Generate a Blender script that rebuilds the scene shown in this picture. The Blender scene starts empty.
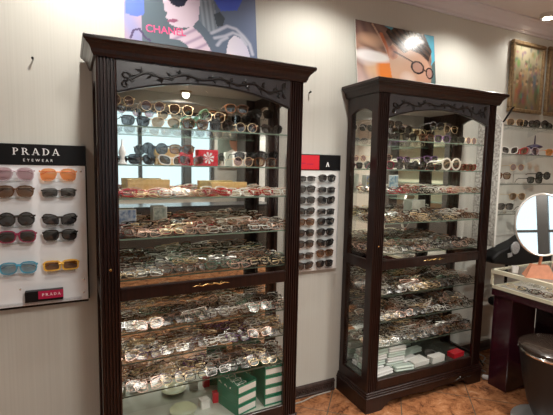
import bpy, math, random
from mathutils import Vector, Matrix
import numpy as np
random.seed(7)
S = bpy.context.scene
C = S.collection
PI = math.pi
# ---------------------------------------------------------------- camera
f, yaw, pitch, roll = 408.78, 0.45539, 0.09756, 0.01915
CAM = Vector((0.22285, -2.25306, 1.52576))
cy, sy, cp, sp = math.cos(yaw), math.sin(yaw), math.cos(pitch), math.sin(pitch)
fwd = Vector((sy*cp, cy*cp, -sp)); rt = Vector((cy, -sy, 0)); up = rt.cross(fwd)
r2 = math.cos(roll)*rt + math.sin(roll)*up; u2 = -math.sin(roll)*rt + math.cos(roll)*up
cam = bpy.data.cameras.new('camera'); co = bpy.data.objects.new('camera', cam); C.objects.link(co)
m = Matrix((r2, u2, -fwd)).transposed().to_4x4(); m.translation = CAM; co.matrix_world = m
cam.sensor_width = 36; cam.lens = f/553*36; cam.clip_start = .02; S.camera = co
# ---------------------------------------------------------------- world, exposure
w = bpy.data.worlds.new('World'); S.world = w; w.use_nodes = True
w.node_tree.nodes['Background'].inputs[0].default_value = (.74, .92, 1, 1)
w.node_tree.nodes['Background'].inputs[1].default_value = 1.25
S.view_settings.view_transform = 'Standard'; S.view_settings.look = 'None'
S.view_settings.exposure = 0.28; S.view_settings.gamma = 1
S.cycles.transparent_max_bounces = 40
S.cycles.max_bounces = 10
CEIL = 2.75; RX0, RX1, RY = -1.7, 5.7, -5.4

def light(name, kind, loc, power, col, size=.1, target=None, spot=None, parent=None, blend=.6, size_y=None):
    l = bpy.data.lights.new(name, kind); l.energy = power; l.color = col
    if kind == 'AREA':
        l.size = size
        if size_y: l.shape = 'RECTANGLE'; l.size_y = size_y
        else: l.shape = 'DISK'
    else: l.shadow_soft_size = size
    if spot: l.spot_size = spot; l.spot_blend = blend
    o = bpy.data.objects.new(name, l); C.objects.link(o); o.location = loc
    if target is not None: o.rotation_euler = (Vector(target)-Vector(loc)).to_track_quat('-Z', 'Y').to_euler()
    if parent: o.parent = parent
    return o
WARM = (1, .955, .88); NEUT = (1, .96, .90)

# ---------------------------------------------------------------- materials
def mat(name, col, rough=.5, metal=0, spec=.5, coat=0, emit=None, es=1, noise=None, bump=None, alpha=None, trans=0):
    m = bpy.data.materials.new(name); m.use_nodes = True; nt = m.node_tree; b = nt.nodes['Principled BSDF']
    b.inputs['Base Color'].default_value = (*col, 1); b.inputs['Roughness'].default_value = rough
    b.inputs['Metallic'].default_value = metal; b.inputs['Specular IOR Level'].default_value = spec
    b.inputs['Coat Weight'].default_value = coat; b.inputs['Coat Roughness'].default_value = .08
    if emit: b.inputs['Emission Color'].default_value = (*emit, 1); b.inputs['Emission Strength'].default_value = es
    if noise:  # (scale, second colour, detail)
        tc = nt.nodes.new('ShaderNodeTexCoord'); n = nt.nodes.new('ShaderNodeTexNoise'); r = nt.nodes.new('ShaderNodeValToRGB')
        n.inputs['Scale'].default_value = noise[0]; n.inputs['Detail'].default_value = noise[2] if len(noise) > 2 else 4
        nt.links.new(tc.outputs['Object'], n.inputs['Vector'])
        r.color_ramp.elements[0].position = .35; r.color_ramp.elements[1].position = .65
        r.color_ramp.elements[0].color = (*col, 1); r.color_ramp.elements[1].color = (*noise[1], 1)
        nt.links.new(n.outputs['Fac'], r.inputs[0]); nt.links.new(r.outputs[0], b.inputs['Base Color'])
    if bump:
        tc = nt.nodes.new('ShaderNodeTexCoord'); n = nt.nodes.new('ShaderNodeTexNoise'); bp = nt.nodes.new('ShaderNodeBump')
        n.inputs['Scale'].default_value = bump[0]; bp.inputs['Strength'].default_value = bump[1]
        nt.links.new(tc.outputs['Object'], n.inputs['Vector']); nt.links.new(n.outputs['Fac'], bp.inputs['Height'])
        nt.links.new(bp.outputs[0], b.inputs['Normal'])
    return m
def glass(name, tint, refl=.9, base=.04, rough=0, spots=False):
    """thin clear sheet: tinted see-through layer under a facing-dependent reflection"""
    m = bpy.data.materials.new(name); m.use_nodes = True; nt = m.node_tree; nt.nodes.clear()
    out = nt.nodes.new('ShaderNodeOutputMaterial'); mx = nt.nodes.new('ShaderNodeMixShader')
    t = nt.nodes.new('ShaderNodeBsdfTransparent'); g = nt.nodes.new('ShaderNodeBsdfGlossy'); lw = nt.nodes.new('ShaderNodeLayerWeight')
    p = nt.nodes.new('ShaderNodeMath'); p.operation = 'POWER'; p.inputs[1].default_value = 4
    q = nt.nodes.new('ShaderNodeMath'); q.operation = 'MULTIPLY_ADD'; q.inputs[1].default_value = refl; q.inputs[2].default_value = base
    lw.inputs[0].default_value = .5
    nt.links.new(lw.outputs['Facing'], p.inputs[0]); nt.links.new(p.outputs[0], q.inputs[0]); nt.links.new(q.outputs[0], mx.inputs[0])
    t.inputs[0].default_value = (*tint, 1); g.inputs['Roughness'].default_value = rough
    nt.links.new(t.outputs[0], mx.inputs[1]); nt.links.new(g.outputs[0], mx.inputs[2]); nt.links.new(mx.outputs[0], out.inputs[0])
    return m
M = {}
def wood(name, c1, c2, rough=.32):
    m = mat(name, c1, rough, coat=.12, spec=.35); nt = m.node_tree; b = nt.nodes['Principled BSDF']
    tc = nt.nodes.new('ShaderNodeTexCoord'); mp = nt.nodes.new('ShaderNodeMapping'); n = nt.nodes.new('ShaderNodeTexNoise'); r = nt.nodes.new('ShaderNodeValToRGB')
    mp.inputs['Scale'].default_value = (25, 25, 1.5); n.inputs['Scale'].default_value = 3; n.inputs['Detail'].default_value = 6
    nt.links.new(tc.outputs['Object'], mp.inputs[0]); nt.links.new(mp.outputs[0], n.inputs[0]); nt.links.new(n.outputs['Fac'], r.inputs[0])
    r.color_ramp.elements[0].position = .3; r.color_ramp.elements[1].position = .75
    r.color_ramp.elements[0].color = (*c1, 1); r.color_ramp.elements[1].color = (*c2, 1)
    nt.links.new(r.outputs[0], b.inputs['Base Color']); return m
M['wood'] = wood('mahogany', (.006, .0022, .0018), (.026, .0075, .005))
M['carve'] = mat('carved_ebony', (.006, .004, .004), .28, coat=.3)
M['pane'] = glass('cabinet_glass', (.994, .997, .994), .45, .012)
M['shelf'] = glass('shelf_glass', (.975, .99, .98), .45, .03)
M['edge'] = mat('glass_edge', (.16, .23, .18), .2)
M['edgelow'] = mat('dark_glass_edge', (.06, .08, .06), .2)  # same shelf glass, darker edge tone on the lower shelves
M['mirror'] = mat('mirror_silvering', (.82, .84, .80), .015, 1)
M['handmirror'] = mat('mirror_bright', (.9, .93, .95), .01, 1)
M['chrome'] = mat('chrome', (.75, .75, .75), .12, 1)
M['satin'] = mat('satin_steel', (.82, .81, .79), .32, .8)
M['brass'] = mat('brass', (.6, .42, .18), .25, 1)
M['white'] = mat('white_plastic', (.74, .74, .73), .35)
M['paper'] = mat('white_card', (.72, .71, .67), .6)
M['black'] = mat('black_plastic', (.006, .006, .007), .35, spec=.2)
M['leather'] = mat('black_leather', (.006, .006, .007), .5, spec=.2, bump=(180, .1))
M['acrylic'] = glass('clear_acrylic', (.93, .95, .96), .6, .10)
M['red'] = mat('red_card', (.62, .015, .03), .35)
M['magenta'] = mat('crimson_print', (.42, .008, .06), .35)
M['pinkink'] = mat('pink_ink', (.85, .10, .28), .5)
M['whiteink'] = mat('white_ink', (.82, .82, .82), .5)
M['gold'] = mat('gold_card', (.62, .40, .14), .45, noise=(60, (.72, .50, .22)))
M['green'] = mat('green_tray', (.005, .20, .11), .3, coat=.3)
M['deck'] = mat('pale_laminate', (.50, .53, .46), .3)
M['burgundy'] = mat('burgundy_lacquer', (.028, .004, .010), .22, coat=.5)
M['casemetal'] = mat('pale_brass_trim', (.66, .64, .50), .35, .15)
M['velvet'] = mat('pale_lining', (.30, .28, .25), .8)
M['terra'] = mat('terracotta', (.60, .25, .14), .5, noise=(30, (.5, .2, .11)))
M['seat'] = mat('taupe_vinyl', (.030, .020, .015), .25, coat=.6, bump=(9, .15))
M['stoolbody'] = mat('charcoal_vinyl', (.008, .007, .0075), .5)
M['cable'] = mat('dark_cable', (.02, .017, .015), .5)
M['cablel'] = mat('grey_cable', (.35, .31, .27), .5)
M['crown'] = mat('white_moulding', (.70, .68, .72), .5)
M['ceil'] = mat('ceiling_paint', (.70, .66, .65), .7)
M['plain'] = mat('side_wall_paint', (.66, .61, .54), .8)
M['darkpanel'] = mat('dark_furniture', (.06, .055, .05), .5)
M['lining'] = mat('lamplit_board', (.30, .27, .24), .4)  # paler than the wood: cabinet lamplight on inner faces put into the colour
M['dimbulb'] = mat('dim_lamp_glow', (1, .9, .75), .5, emit=(1, .78, .50), es=.9)
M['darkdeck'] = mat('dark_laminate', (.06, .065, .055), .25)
M['header'] = mat('header_wood_sheen', (.030, .029, .034), .32, coat=.35)  # same cabinet wood, grey of the window's reflection put into its colour
M['greypanel'] = mat('grey_furniture', (.50, .49, .45), .6)
M['beige'] = mat('beige_panel', (.66, .62, .46), .6)
M['bulb'] = mat('lamp_glow', (1, .9, .75), .5, emit=(1, .86, .65), es=18)
M['frame_gold'] = mat('bronze_frame', (.16, .10, .05), .35, .4, noise=(40, (.28, .19, .10)))
M['purple'] = mat('purple_plastic', (.03, .018, .06), .35)
M['lattice'] = mat('marbled_white_panel', (.62, .60, .56), .5, noise=(60, (.26, .24, .22), 2))
M['disc'] = mat('silver_fabric', (.42, .42, .43), .45, .2, noise=(80, (.25, .25, .26)))
M['base'] = wood('baseboard_wood', (.03, .02, .017), (.075, .045, .038), .4)
# wallpaper
def wallpaper():
    m = mat('striped_wallpaper', (.6, .55, .48), .62); nt = m.node_tree; b = nt.nodes['Principled BSDF']
    tc = nt.nodes.new('ShaderNodeTexCoord'); mp = nt.nodes.new('ShaderNodeMapping'); n = nt.nodes.new('ShaderNodeTexNoise'); r = nt.nodes.new('ShaderNodeValToRGB')
    mp.inputs['Scale'].default_value = (85, 1, .25); n.inputs['Scale'].default_value = 1.6; n.inputs['Detail'].default_value = 3
    nt.links.new(tc.outputs['Object'], mp.inputs[0]); nt.links.new(mp.outputs[0], n.inputs[0]); nt.links.new(n.outputs['Fac'], r.inputs[0])
    r.color_ramp.elements[0].position = .3; r.color_ramp.elements[1].position = .7
    r.color_ramp.elements[0].color = (.52, .515, .47, 1); r.color_ramp.elements[1].color = (.56, .555, .51, 1)
    nt.links.new(r.outputs[0], b.inputs['Base Color'])
    bp = nt.nodes.new('ShaderNodeBump'); bp.inputs['Strength'].default_value = .12; bp.inputs['Distance'].default_value = .002
    nt.links.new(n.outputs['Fac'], bp.inputs['Height']); nt.links.new(bp.outputs[0], b.inputs['Normal']); return m
M['wall'] = wallpaper()
def tiles():
    m = mat('marbled_tile', (.4, .2, .1), .22, spec=.4); nt = m.node_tree; b = nt.nodes['Principled BSDF']
    tc = nt.nodes.new('ShaderNodeTexCoord'); mp = nt.nodes.new('ShaderNodeMapping'); mp.inputs['Rotation'].default_value = (0, 0, .72)
    br = nt.nodes.new('ShaderNodeTexBrick'); br.offset = 0; br.inputs['Scale'].default_value = 1; br.inputs['Brick Width'].default_value = .45
    br.inputs['Row Height'].default_value = .45; br.inputs['Mortar Size'].default_value = .0035; br.inputs['Mortar'].default_value = (.12, .085, .06, 1)
    nt.links.new(tc.outputs['Object'], mp.inputs[0]); nt.links.new(mp.outputs[0], br.inputs[0])
    n = nt.nodes.new('ShaderNodeTexNoise'); n.inputs['Scale'].default_value = 11; n.inputs['Detail'].default_value = 12; n.inputs['Distortion'].default_value = .6; n.inputs['Roughness'].default_value = .78
    r = nt.nodes.new('ShaderNodeValToRGB'); nt.links.new(tc.outputs['Object'], n.inputs[0]); nt.links.new(n.outputs['Fac'], r.inputs[0])
    e = r.color_ramp.elements; e[0].position = .33; e[0].color = (.075, .032, .02, 1); e[1].position = .72; e[1].color = (.58, .38, .25, 1)
    a = e.new(.48); a.color = (.30, .12, .05, 1); a = e.new(.6); a.color = (.44, .20, .095, 1)
    e[0].position = .38; nt.links.new(r.outputs[0], br.inputs['Color1']); nt.links.new(r.outputs[0], br.inputs['Color2'])
    nt.links.new(br.outputs['Color'], b.inputs['Base Color']); return m
M['tile'] = tiles()

# ---------------------------------------------------------------- mesh builder
class MB:
    def __init__(s): s.v = []; s.f = []; s.mi = []; s.mats = []
    def _m(s, mt):
        if mt not in s.mats: s.mats.append(mt)
        return s.mats.index(mt)
    def add(s, vs, fs, mt=None, X=None):
        k = len(s.v); i = s._m(mt)
        s.v += [tuple(X @ Vector(v)) if X is not None else tuple(v) for v in vs]
        s.f += [tuple(k+j for j in q) for q in fs]; s.mi += [i]*len(fs); return s
    def box(s, a, b, mt=None, X=None, bev=0):
        x0, y0, z0 = a; x1, y1, z1 = b
        if bev:
            e = bev; V = []; F = []
            # chamfered box: three quads per corner region
            import itertools
            idx = {}
            for sx, sy_, sz in itertools.product((0, 1), repeat=3):
                c = (x1 if sx else x0, y1 if sy_ else y0, z1 if sz else z0); d = (-1 if sx else 1, -1 if sy_ else 1, -1 if sz else 1)
                for ax in range(3):
                    p = [c[i]+d[i]*e for i in range(3)]; p[ax] = c[ax]; idx[(sx, sy_, sz, ax)] = len(V); V.append(tuple(p))
            def g(*k): return idx[k]
            for ax in range(3):
                o = [i for i in range(3) if i != ax]
                for sd in (0, 1):
                    q = []
                    for p, r in ((0, 0), (1, 0), (1, 1), (0, 1)):
                        k = [0, 0, 0]; k[ax] = sd; k[o[0]] = p; k[o[1]] = r; q.append(g(*k, ax))
                    F.append(q)
                for p in (0, 1):
                    for r in (0, 1):
                        k0 = [0, 0, 0]; k1 = [0, 0, 0]; k0[o[0]] = k1[o[0]] = p; k0[o[1]] = k1[o[1]] = r; k1[ax] = 1
                        F.append([g(*k0, o[0]), g(*k1, o[0]), g(*k1, o[1]), g(*k0, o[1])])
            for k in itertools.product((0, 1), repeat=3): F.append([g(*k, 0), g(*k, 1), g(*k, 2)])
            return s.add(V, F, mt, X)
        V = [(x0, y0, z0), (x1, y0, z0), (x1, y1, z0), (x0, y1, z0), (x0, y0, z1), (x1, y0, z1), (x1, y1, z1), (x0, y1, z1)]
        return s.add(V, [(0, 3, 2, 1), (4, 5, 6, 7), (0, 1, 5, 4), (1, 2, 6, 5), (2, 3, 7, 6), (3, 0, 4, 7)], mt, X)
    def prism(s, pts, d0, d1, axis='y', mt=None, X=None):
        """pts: outline in the plane across axis, extruded from d0 to d1"""
        n = len(pts)
        mk = {'y': lambda p, d: (p[0], d, p[1]), 'x': lambda p, d: (d, p[0], p[1]), 'z': lambda p, d: (p[0], p[1], d)}[axis]
        V = [mk(p, d0) for p in pts]+[mk(p, d1) for p in pts]
        F = [tuple(range(n)), tuple(range(2*n-1, n-1, -1))]+[(i, (i+1) % n, n+(i+1) % n, n+i) for i in range(n)]
        return s.add(V, F, mt, X)
    def strip(s, lo, hi, d0, d1, mt=None, X=None):
        """solid between two polylines lo/hi [(x,z)], thickness y d0..d1"""
        n = len(lo); V = []
        for a, b in zip(lo, hi): V += [(a[0], d0, a[1]), (b[0], d0, b[1]), (b[0], d1, b[1]), (a[0], d1, a[1])]
        F = []
        for i in range(n-1):
            k = 4*i
            for j in range(4): F.append((k+j, k+4+j, k+4+(j+1) % 4, k+(j+1) % 4))
        F += [(3, 2, 1, 0), tuple(4*(n-1)+j for j in range(4))]
        return s.add(V, F, mt, X)
    def tube(s, pts, r, n=6, mt=None, X=None, flat=1.0):
        P = [Vector(p) for p in pts]; V = []; F = []; N = len(P)
        rr = r if isinstance(r, (list, tuple)) else [r]*N
        ref = None
        for i, p in enumerate(P):
            t = (P[min(i+1, N-1)]-P[max(i-1, 0)]).normalized()
            a = ref if ref is not None else (Vector((0, 0, 1)) if abs(t.z) < .9 else Vector((0, 1, 0)))
            a = (a - t*a.dot(t)).normalized(); ref = a; b = t.cross(a)
            for k in range(n):
                th = 2*PI*k/n; V.append(tuple(p+(a*math.cos(th)+b*math.sin(th)*flat)*rr[i]))
        for i in range(N-1):
            for k in range(n): F.append((i*n+k, i*n+(k+1) % n, (i+1)*n+(k+1) % n, (i+1)*n+k))
        F += [tuple(range(n-1, -1, -1)), tuple((N-1)*n+k for k in range(n))]
        return s.add(V, F, mt, X)
    def lathe(s, prof, n=24, mt=None, X=None, c=(0, 0), sxy=(1, 1)):
        V = []; F = []
        for r, z in prof:
            for k in range(n): V.append((c[0]+r*math.cos(2*PI*k/n)*sxy[0], c[1]+r*math.sin(2*PI*k/n)*sxy[1], z))
        for i in range(len(prof)-1):
            for k in range(n): F.append((i*n+k, i*n+(k+1) % n, (i+1)*n+(k+1) % n, (i+1)*n+k))
        F += [tuple(range(n-1, -1, -1)), tuple((len(prof)-1)*n+k for k in range(n))]
        return s.add(V, F, mt, X)
    def mesh(s, name, smooth=False):
        me = bpy.data.meshes.new(name); me.from_pydata(s.v, [], s.f)
        for mt in s.mats: me.materials.append(M[mt] if isinstance(mt, str) else mt)
        me.polygons.foreach_set('material_index', s.mi)
        if smooth: me.polygons.foreach_set('use_smooth', [True]*len(s.f))
        me.update(); return me
    def obj(s, name, parent=None, smooth=False, label=None):
        import bmesh
        me = s.mesh(name, smooth); bm = bmesh.new(); bm.from_mesh(me); bmesh.ops.recalc_face_normals(bm, faces=bm.faces); bm.to_mesh(me); bm.free()
        if smooth:
            try: me.set_sharp_from_angle(angle=.7)
            except Exception: pass
        o = bpy.data.objects.new(name, me); C.objects.link(o)
        if parent: o.parent = parent
        if label: o['label'] = label
        return o
def tag(o, label, cat, group=None):
    o['label'] = label; o['category'] = cat
    if group: o['group'] = group
    return o
def thing(name, label, cat, loc=(0, 0, 0), rz=0, group=None):
    o = bpy.data.objects.new(name, None); C.objects.link(o); o.empty_display_size = .05
    o.location = loc; o.rotation_euler = (0, 0, rz); return tag(o, label, cat, group)
def struct(o): o['kind'] = 'structure'; return o
def text(s, size, mt, parent, X, name='lettering', spacing=1.0, ext=.0006, bold=0):
    cu = bpy.data.curves.new('t', 'FONT'); cu.body = s; cu.size = size; cu.extrude = ext; cu.space_character = spacing; cu.align_x = 'CENTER'; cu.offset = bold
    t = bpy.data.objects.new('t', cu); C.objects.link(t); dg = bpy.context.evaluated_depsgraph_get()
    me = bpy.data.meshes.new_from_object(t.evaluated_get(dg)); bpy.data.objects.remove(t)
    me.transform(X); me.materials.clear(); me.materials.append(M[mt]); o = bpy.data.objects.new(name, me); C.objects.link(o); o.parent = parent; return o
def XZ(x, y, z, lean=0): return Matrix.Translation((x, y, z)) @ Matrix.Rotation(PI/2-lean, 4, 'X')

# ---------------------------------------------------------------- room shell
def sbox(name, a, b, mt): return struct(MB().box(a, b, mt).obj(name))
sbox('floor', (RX0, RY, -.05), (RX1, 0, 0), 'tile')
sbox('ceiling', (RX0, RY, CEIL), (RX1, 0, CEIL+.05), 'ceil')
sbox('wall_back', (RX0-.1, 0, -.05), (RX1+.1, .1, CEIL+.05), 'wall')
sbox('wall_left', (RX0-.1, RY, -.05), (RX0, 0, CEIL+.05), 'plain')
sbox('wall_right', (RX1, RY, -.05), (RX1+.1, 0, CEIL+.05), 'plain')
WX0, WX1, WZ0, WZ1 = .75, 2.75, 1.0, 2.48
b = MB(); b.box((RX0-.1, RY-.1, -.05), (WX0, RY, CEIL+.05), 'greypanel').box((WX1, RY-.1, -.05), (RX1+.1, RY, CEIL+.05), 'greypanel')
b.box((WX0, RY-.1, -.05), (WX1, RY, WZ0), 'greypanel').box((WX0, RY-.1, WZ1), (WX1, RY, CEIL+.05), 'greypanel'); struct(b.obj('wall_front'))
b = MB()
b.box((2.2, RY-.08, WZ0), (2.33, RY+.05, WZ1), 'darkpanel')
b.box((WX0, RY-.08, 1.60), (WX1, RY+.0, 1.64), 'darkpanel')
for x in (WX0, 1.42, 2.2, WX1): b.box((x-.03, RY-.08, WZ0), (x+.03, RY+.02, WZ1), 'darkpanel')
b.box((WX0, RY-.08, WZ0-.03), (WX1, RY+.03, WZ0+.03), 'darkpanel').box((WX0, RY-.08, WZ1-.03), (WX1, RY+.02, WZ1+.03), 'darkpanel')
wf = struct(b.obj('window_1')); MB().box((WX0, RY-.05, WZ0), (WX1, RY-.045, WZ1), 'pane').obj('window_pane', wf)
# crown moulding on the back wall
b = MB(); pr = [(0, CEIL), (-.10, CEIL), (-.10, CEIL-.012), (-.075, CEIL-.018), (-.045, CEIL-.045), (-.03, CEIL-.07), (-.012, CEIL-.078), (-.012, CEIL-.09), (0, CEIL-.09)]
b.prism(pr, RX0, RX1, 'x', 'crown'); struct(b.obj('trim_1'))
# baseboards with a carved relief
for nm, x0, x1 in (('baseboard_left', RX0, .285), ('baseboard_middle', 1.335, 1.795), ('baseboard_right', 2.85, RX1)):
    b = MB(); b.prism([(0, 0), (-.016, 0), (-.016, .012), (-.012, .016), (-.012, .06), (-.017, .064), (-.014, .074), (-.004, .08), (0, .08)], x0, x1, 'x', 'base')
    x = x0+.01
    while x < min(x1, 4.6)-.03:
        b.tube([(x, -.013, .02), (x+.012, -.016, .03), (x+.012, -.016, .045), (x, -.014, .054)], .004, 4, 'base')
        b.tube([(x+.018, -.013, .05), (x+.024, -.016, .036), (x+.018, -.013, .024)], .003, 4, 'base'); x += .032
    struct(b.obj(nm))

# ---------------------------------------------------------------- ceiling lamps
def downlight(x, y, p, label, target=None, spot=2.3, soft=.04):
    t = thing('ceiling_downlight', label, 'ceiling light', (x, y, CEIL-.03), group='round ceiling spotlights')
    MB().lathe([(.055, .03), (.055, .0), (.045, -.004), (.042, .012), (.0, .012)], 24, 'chrome').obj('trim_ring', t, True)
    MB().lathe([(.030, .01), (.030, -.002), (.015, -.008), (0, -.009)], 16, 'bulb').obj('bulb', t, True)
    l = light('lamp_beam', 'SPOT', (0, 0, -.02), p, WARM, soft, (0, 0, -1) if target is None else tuple(Vector(target)-Vector((x, y, CEIL-.03))), spot, t)
    return t
P0 = 80
downlight(.30, -.38, 42, 'ceiling spotlight above the left cabinet, close to the wall', None, 2.5)
downlight(1.55, -.42, 34, 'ceiling spotlight above the gap between the cabinets', None, 2.5)
downlight(2.75, -.42, 34, 'ceiling spotlight above the right end of right cabinet', None, 2.5)
downlight(3.54, -.20, 11, 'bright ceiling spotlight over the pictures at top right of photo', None, 2.5)
downlight(-.6, -.6, 12, 'ceiling spotlight left of the left sunglasses board, near the wall', None, 2.5)
downlight(.75, -1.75, 105, 'ceiling spotlight in the middle of the room aimed at left cabinet', (.8, -.3, .9), 1.3, .16)
downlight(2.2, -1.85, 110, 'ceiling spotlight in the middle of the room aimed at right cabinet', (2.3, -.3, .8), 1.3, .16)
downlight(3.7, -1.6, P0, 'ceiling spotlight over the counter at far right')
downlight(2.26, -4.86, 110, 'warm ceiling spotlight near the window, mirrored in the left cabinet')
downlight(.2, -3.4, 80, 'ceiling spotlight over the left middle of the room')
downlight(2.6, -3.3, 90, 'ceiling spotlight over the centre of the room')
downlight(4.5, -3.0, 150, 'added ceiling spotlight brightening the right middle of the room for the mirrors')  # lamp added to lift the right wall reflected in the cabinet mirrors
downlight(4.9, -4.4, 150, 'added ceiling spotlight brightening the right rear corner for the mirrors')  # also added, brightens the far right end of the mirrored room
downlight(.2, -4.7, 110, 'ceiling spotlight over the left rear corner of the room')
downlight(3.6, -4.5, 110, 'ceiling spotlight in front of the dark display tower')

# ---------------------------------------------------------------- furniture seen only in the mirrors
def mirror_side():
    t = thing('wall_cabinet', 'tall beige display cupboard mirrored in the right cabinet', 'cabinet', (RX1-.2, -2.6, 0))
    b = MB(); b.box((-.2, -1.3, 0), (.19, 1.3, .7), 'darkpanel'); b.obj('base_unit', t)
    b = MB(); b.box((.0, -1.3, .7), (.19, 1.3, 2.3), 'beige'); b.obj('back_panel', t)
    for y in (-1.28, .1, 1.28): b = MB(); b.box((-.2, y-.05, .7), (.0, y+.05, 2.3), 'darkpanel'); b.obj('upright', t)
    b = MB()
    for z in (1.0, 1.3, 1.6, 1.9, 2.2): b.box((-.18, -1.25, z), (.0, 1.25, z+.01), 'edge')
    b.obj('shelf', t)
    t = thing('sales_counter', 'dark long counter in front of the window, mirrored in the left cabinet', 'counter', (1.6, -3.75, 0))
    b = MB(); b.box((-1.5, -.25, 0), (1.5, .25, .93), 'darkpanel'); b.obj('body', t)
    MB().box((-1.52, -.27, .93), (1.52, .27, .96), 'header').obj('top', t)
    t = thing('display_tower', 'tall dark display tower with white racks, mirrored in the left cabinet', 'display', (3.55, RY+.35, 0))
    b = MB(); b.box((-.35, -.2, 0), (.35, .2, 2.25), 'darkpanel'); b.obj('body', t)
    b = MB()
    for x in (-.2, .0, .2): b.box((x-.06, .2, .4), (x+.06, .215, 2.1), 'white')
    b.obj('rack', t)
mirror_side()

# ---------------------------------------------------------------- printed pictures
def inside(p, poly):
    x, y = p; c = False; j = len(poly)-1
    for i in range(len(poly)):
        xi, yi = poly[i]; xj, yj = poly[j]
        if (yi > y) != (yj > y) and x < (xj-xi)*(y-yi)/(yj-yi)+xi: c = not c
        j = i
    return c
def seg(p, pts):
    best = 9
    for a, b in zip(pts, pts[1:]):
        ax, ay = a; bx, by = b; L = (bx-ax)**2+(by-ay)**2+1e-9
        t = max(0, min(1, ((p[0]-ax)*(bx-ax)+(p[1]-ay)*(by-ay))/L)); best = min(best, math.hypot(p[0]-ax-t*(bx-ax), p[1]-ay-t*(by-ay)))
    return best
def mixc(a, b, t): t = max(0, min(1, t)); return tuple(a[i]*(1-t)+b[i]*t for i in range(3))
def srgb(r, g, b): return tuple(((c/255)/12.92 if c < 11 else ((c/255+.055)/1.055)**2.4) for c in (r, g, b))
def printed(name, parent, w_, h_, nx, nz, fn, y, lean=0, mname='print', rough=.22):
    V = []; F = []; cols = []
    for j in range(nz+1):
        for i in range(nx+1):
            V.append((w_*i/nx, 0, h_*j/nz)); cols.append((*fn(i/nx, j/nz), 1))
    for j in range(nz):
        for i in range(nx): k = j*(nx+1)+i; F.append((k, k+1, k+nx+2, k+nx+1))
    me = bpy.data.meshes.new(name); me.from_pydata(V, [], F)
    ca = me.color_attributes.new('ink', 'FLOAT_COLOR', 'POINT'); ca.data.foreach_set('color', np.array(cols, dtype=np.float32).ravel())
    m = mat(mname, (1, 1, 1), rough); at = m.node_tree.nodes.new('ShaderNodeAttribute'); at.attribute_name = 'ink'
    m.node_tree.links.new(at.outputs['Color'], m.node_tree.nodes['Principled BSDF'].inputs['Base Color']); me.materials.append(m)
    o = bpy.data.objects.new(name, me); C.objects.link(o); o.parent = parent; o.location = (0, y, 0); return o
def art1(u, v):
    c = mixc(srgb(98, 112, 122), srgb(104, 118, 150), (u-.45)*2)
    c = mixc(c, srgb(84, 96, 112), max(0, (u-.8)*2)*(1-v))
    if u < .12: c = mixc(srgb(150, 150, 190), srgb(176, 158, 178), math.sin(u*30+v*12)*.5+.5)
    if inside((u, v), [(.01, .9), (.14, .9), (.14, .6), (.133, .394), (.083, .365), (.012, .377)]): c = srgb(98, 120, 205)
    if seg((u, v), [(.04, .17), (.06, .24), (.10, .26), (.14, .19), (.17, .17)]) < .008: c = srgb(88, 78, 110)
    if inside((u, v), [(.655, .9), (.655, .66), (.707, .56), (.842, .60), (.89, .72), (.92, .9)]): c = srgb(76, 100, 205)
    if inside((u, v), [(.532, .95), (.62, .95), (.656, .6), (.675, .40), (.655, .33), (.60, .34), (.535, .43)]):
        c = mixc(srgb(112, 124, 138), srgb(146, 157, 170), math.sin(u*170+v*14)*.5+.5)
    if inside((u, v), [(.65, .52), (.70, .55), (.74, .50), (.72, .42), (.67, .40)]): c = srgb(72, 82, 92)
    F_ = [(.25, 1), (.267, .634), (.277, .472), (.299, .449), (.283, .409), (.305, .386), (.311, .351), (.37, .326), (.478, .355), (.53, .44), (.55, .703), (.58, 1)]
    if inside((u, v), F_): c = mixc(srgb(214, 198, 214), srgb(188, 172, 196), (u-.45)*5)
    if inside((u, v), [(.29, 1), (.300, .60), (.325, .545), (.37, .518), (.421, .54), (.475, .66), (.50, 1)]): c = srgb(46, 50, 66)
    if inside((u, v), [(.297, .385), (.342, .404), (.387, .397), (.342, .368), (.297, .366)]): c = srgb(158, 100, 128)
    if inside((u, v), [(.309, .258), (.355, .296), (.423, .318), (.478, .367), (.555, .287), (.623, .15), (.60, .0), (.45, .0), (.443, .170), (.383, .215), (.308, .215)]):
        c = mixc(srgb(216, 198, 214), srgb(170, 150, 178), abs(math.sin(u*26-v*34))**6)
    if inside((u, v), [(.735, 0), (.738, .147), (.757, .268), (.81, .345), (.869, .32), (.919, .238), (.945, .12), (.95, 0)]): c = mixc(srgb(222, 218, 232), srgb(178, 176, 205), (u-.74)*3)
    for a in ([(.627, .33), (.685, .371), (.753, .424), (.828, .41), (.887, .352), (.937, .281), (.96, .18)], [(.651, .287), (.734, .322), (.80, .368), (.86, .35), (.91, .27)], [(.67, .22), (.70, .27), (.75, .31)]):
        d = seg((u, v), a)
        if d < .020: c = mixc(srgb(186, 190, 208), c, (d/.020)**1.5)
    return c
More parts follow.
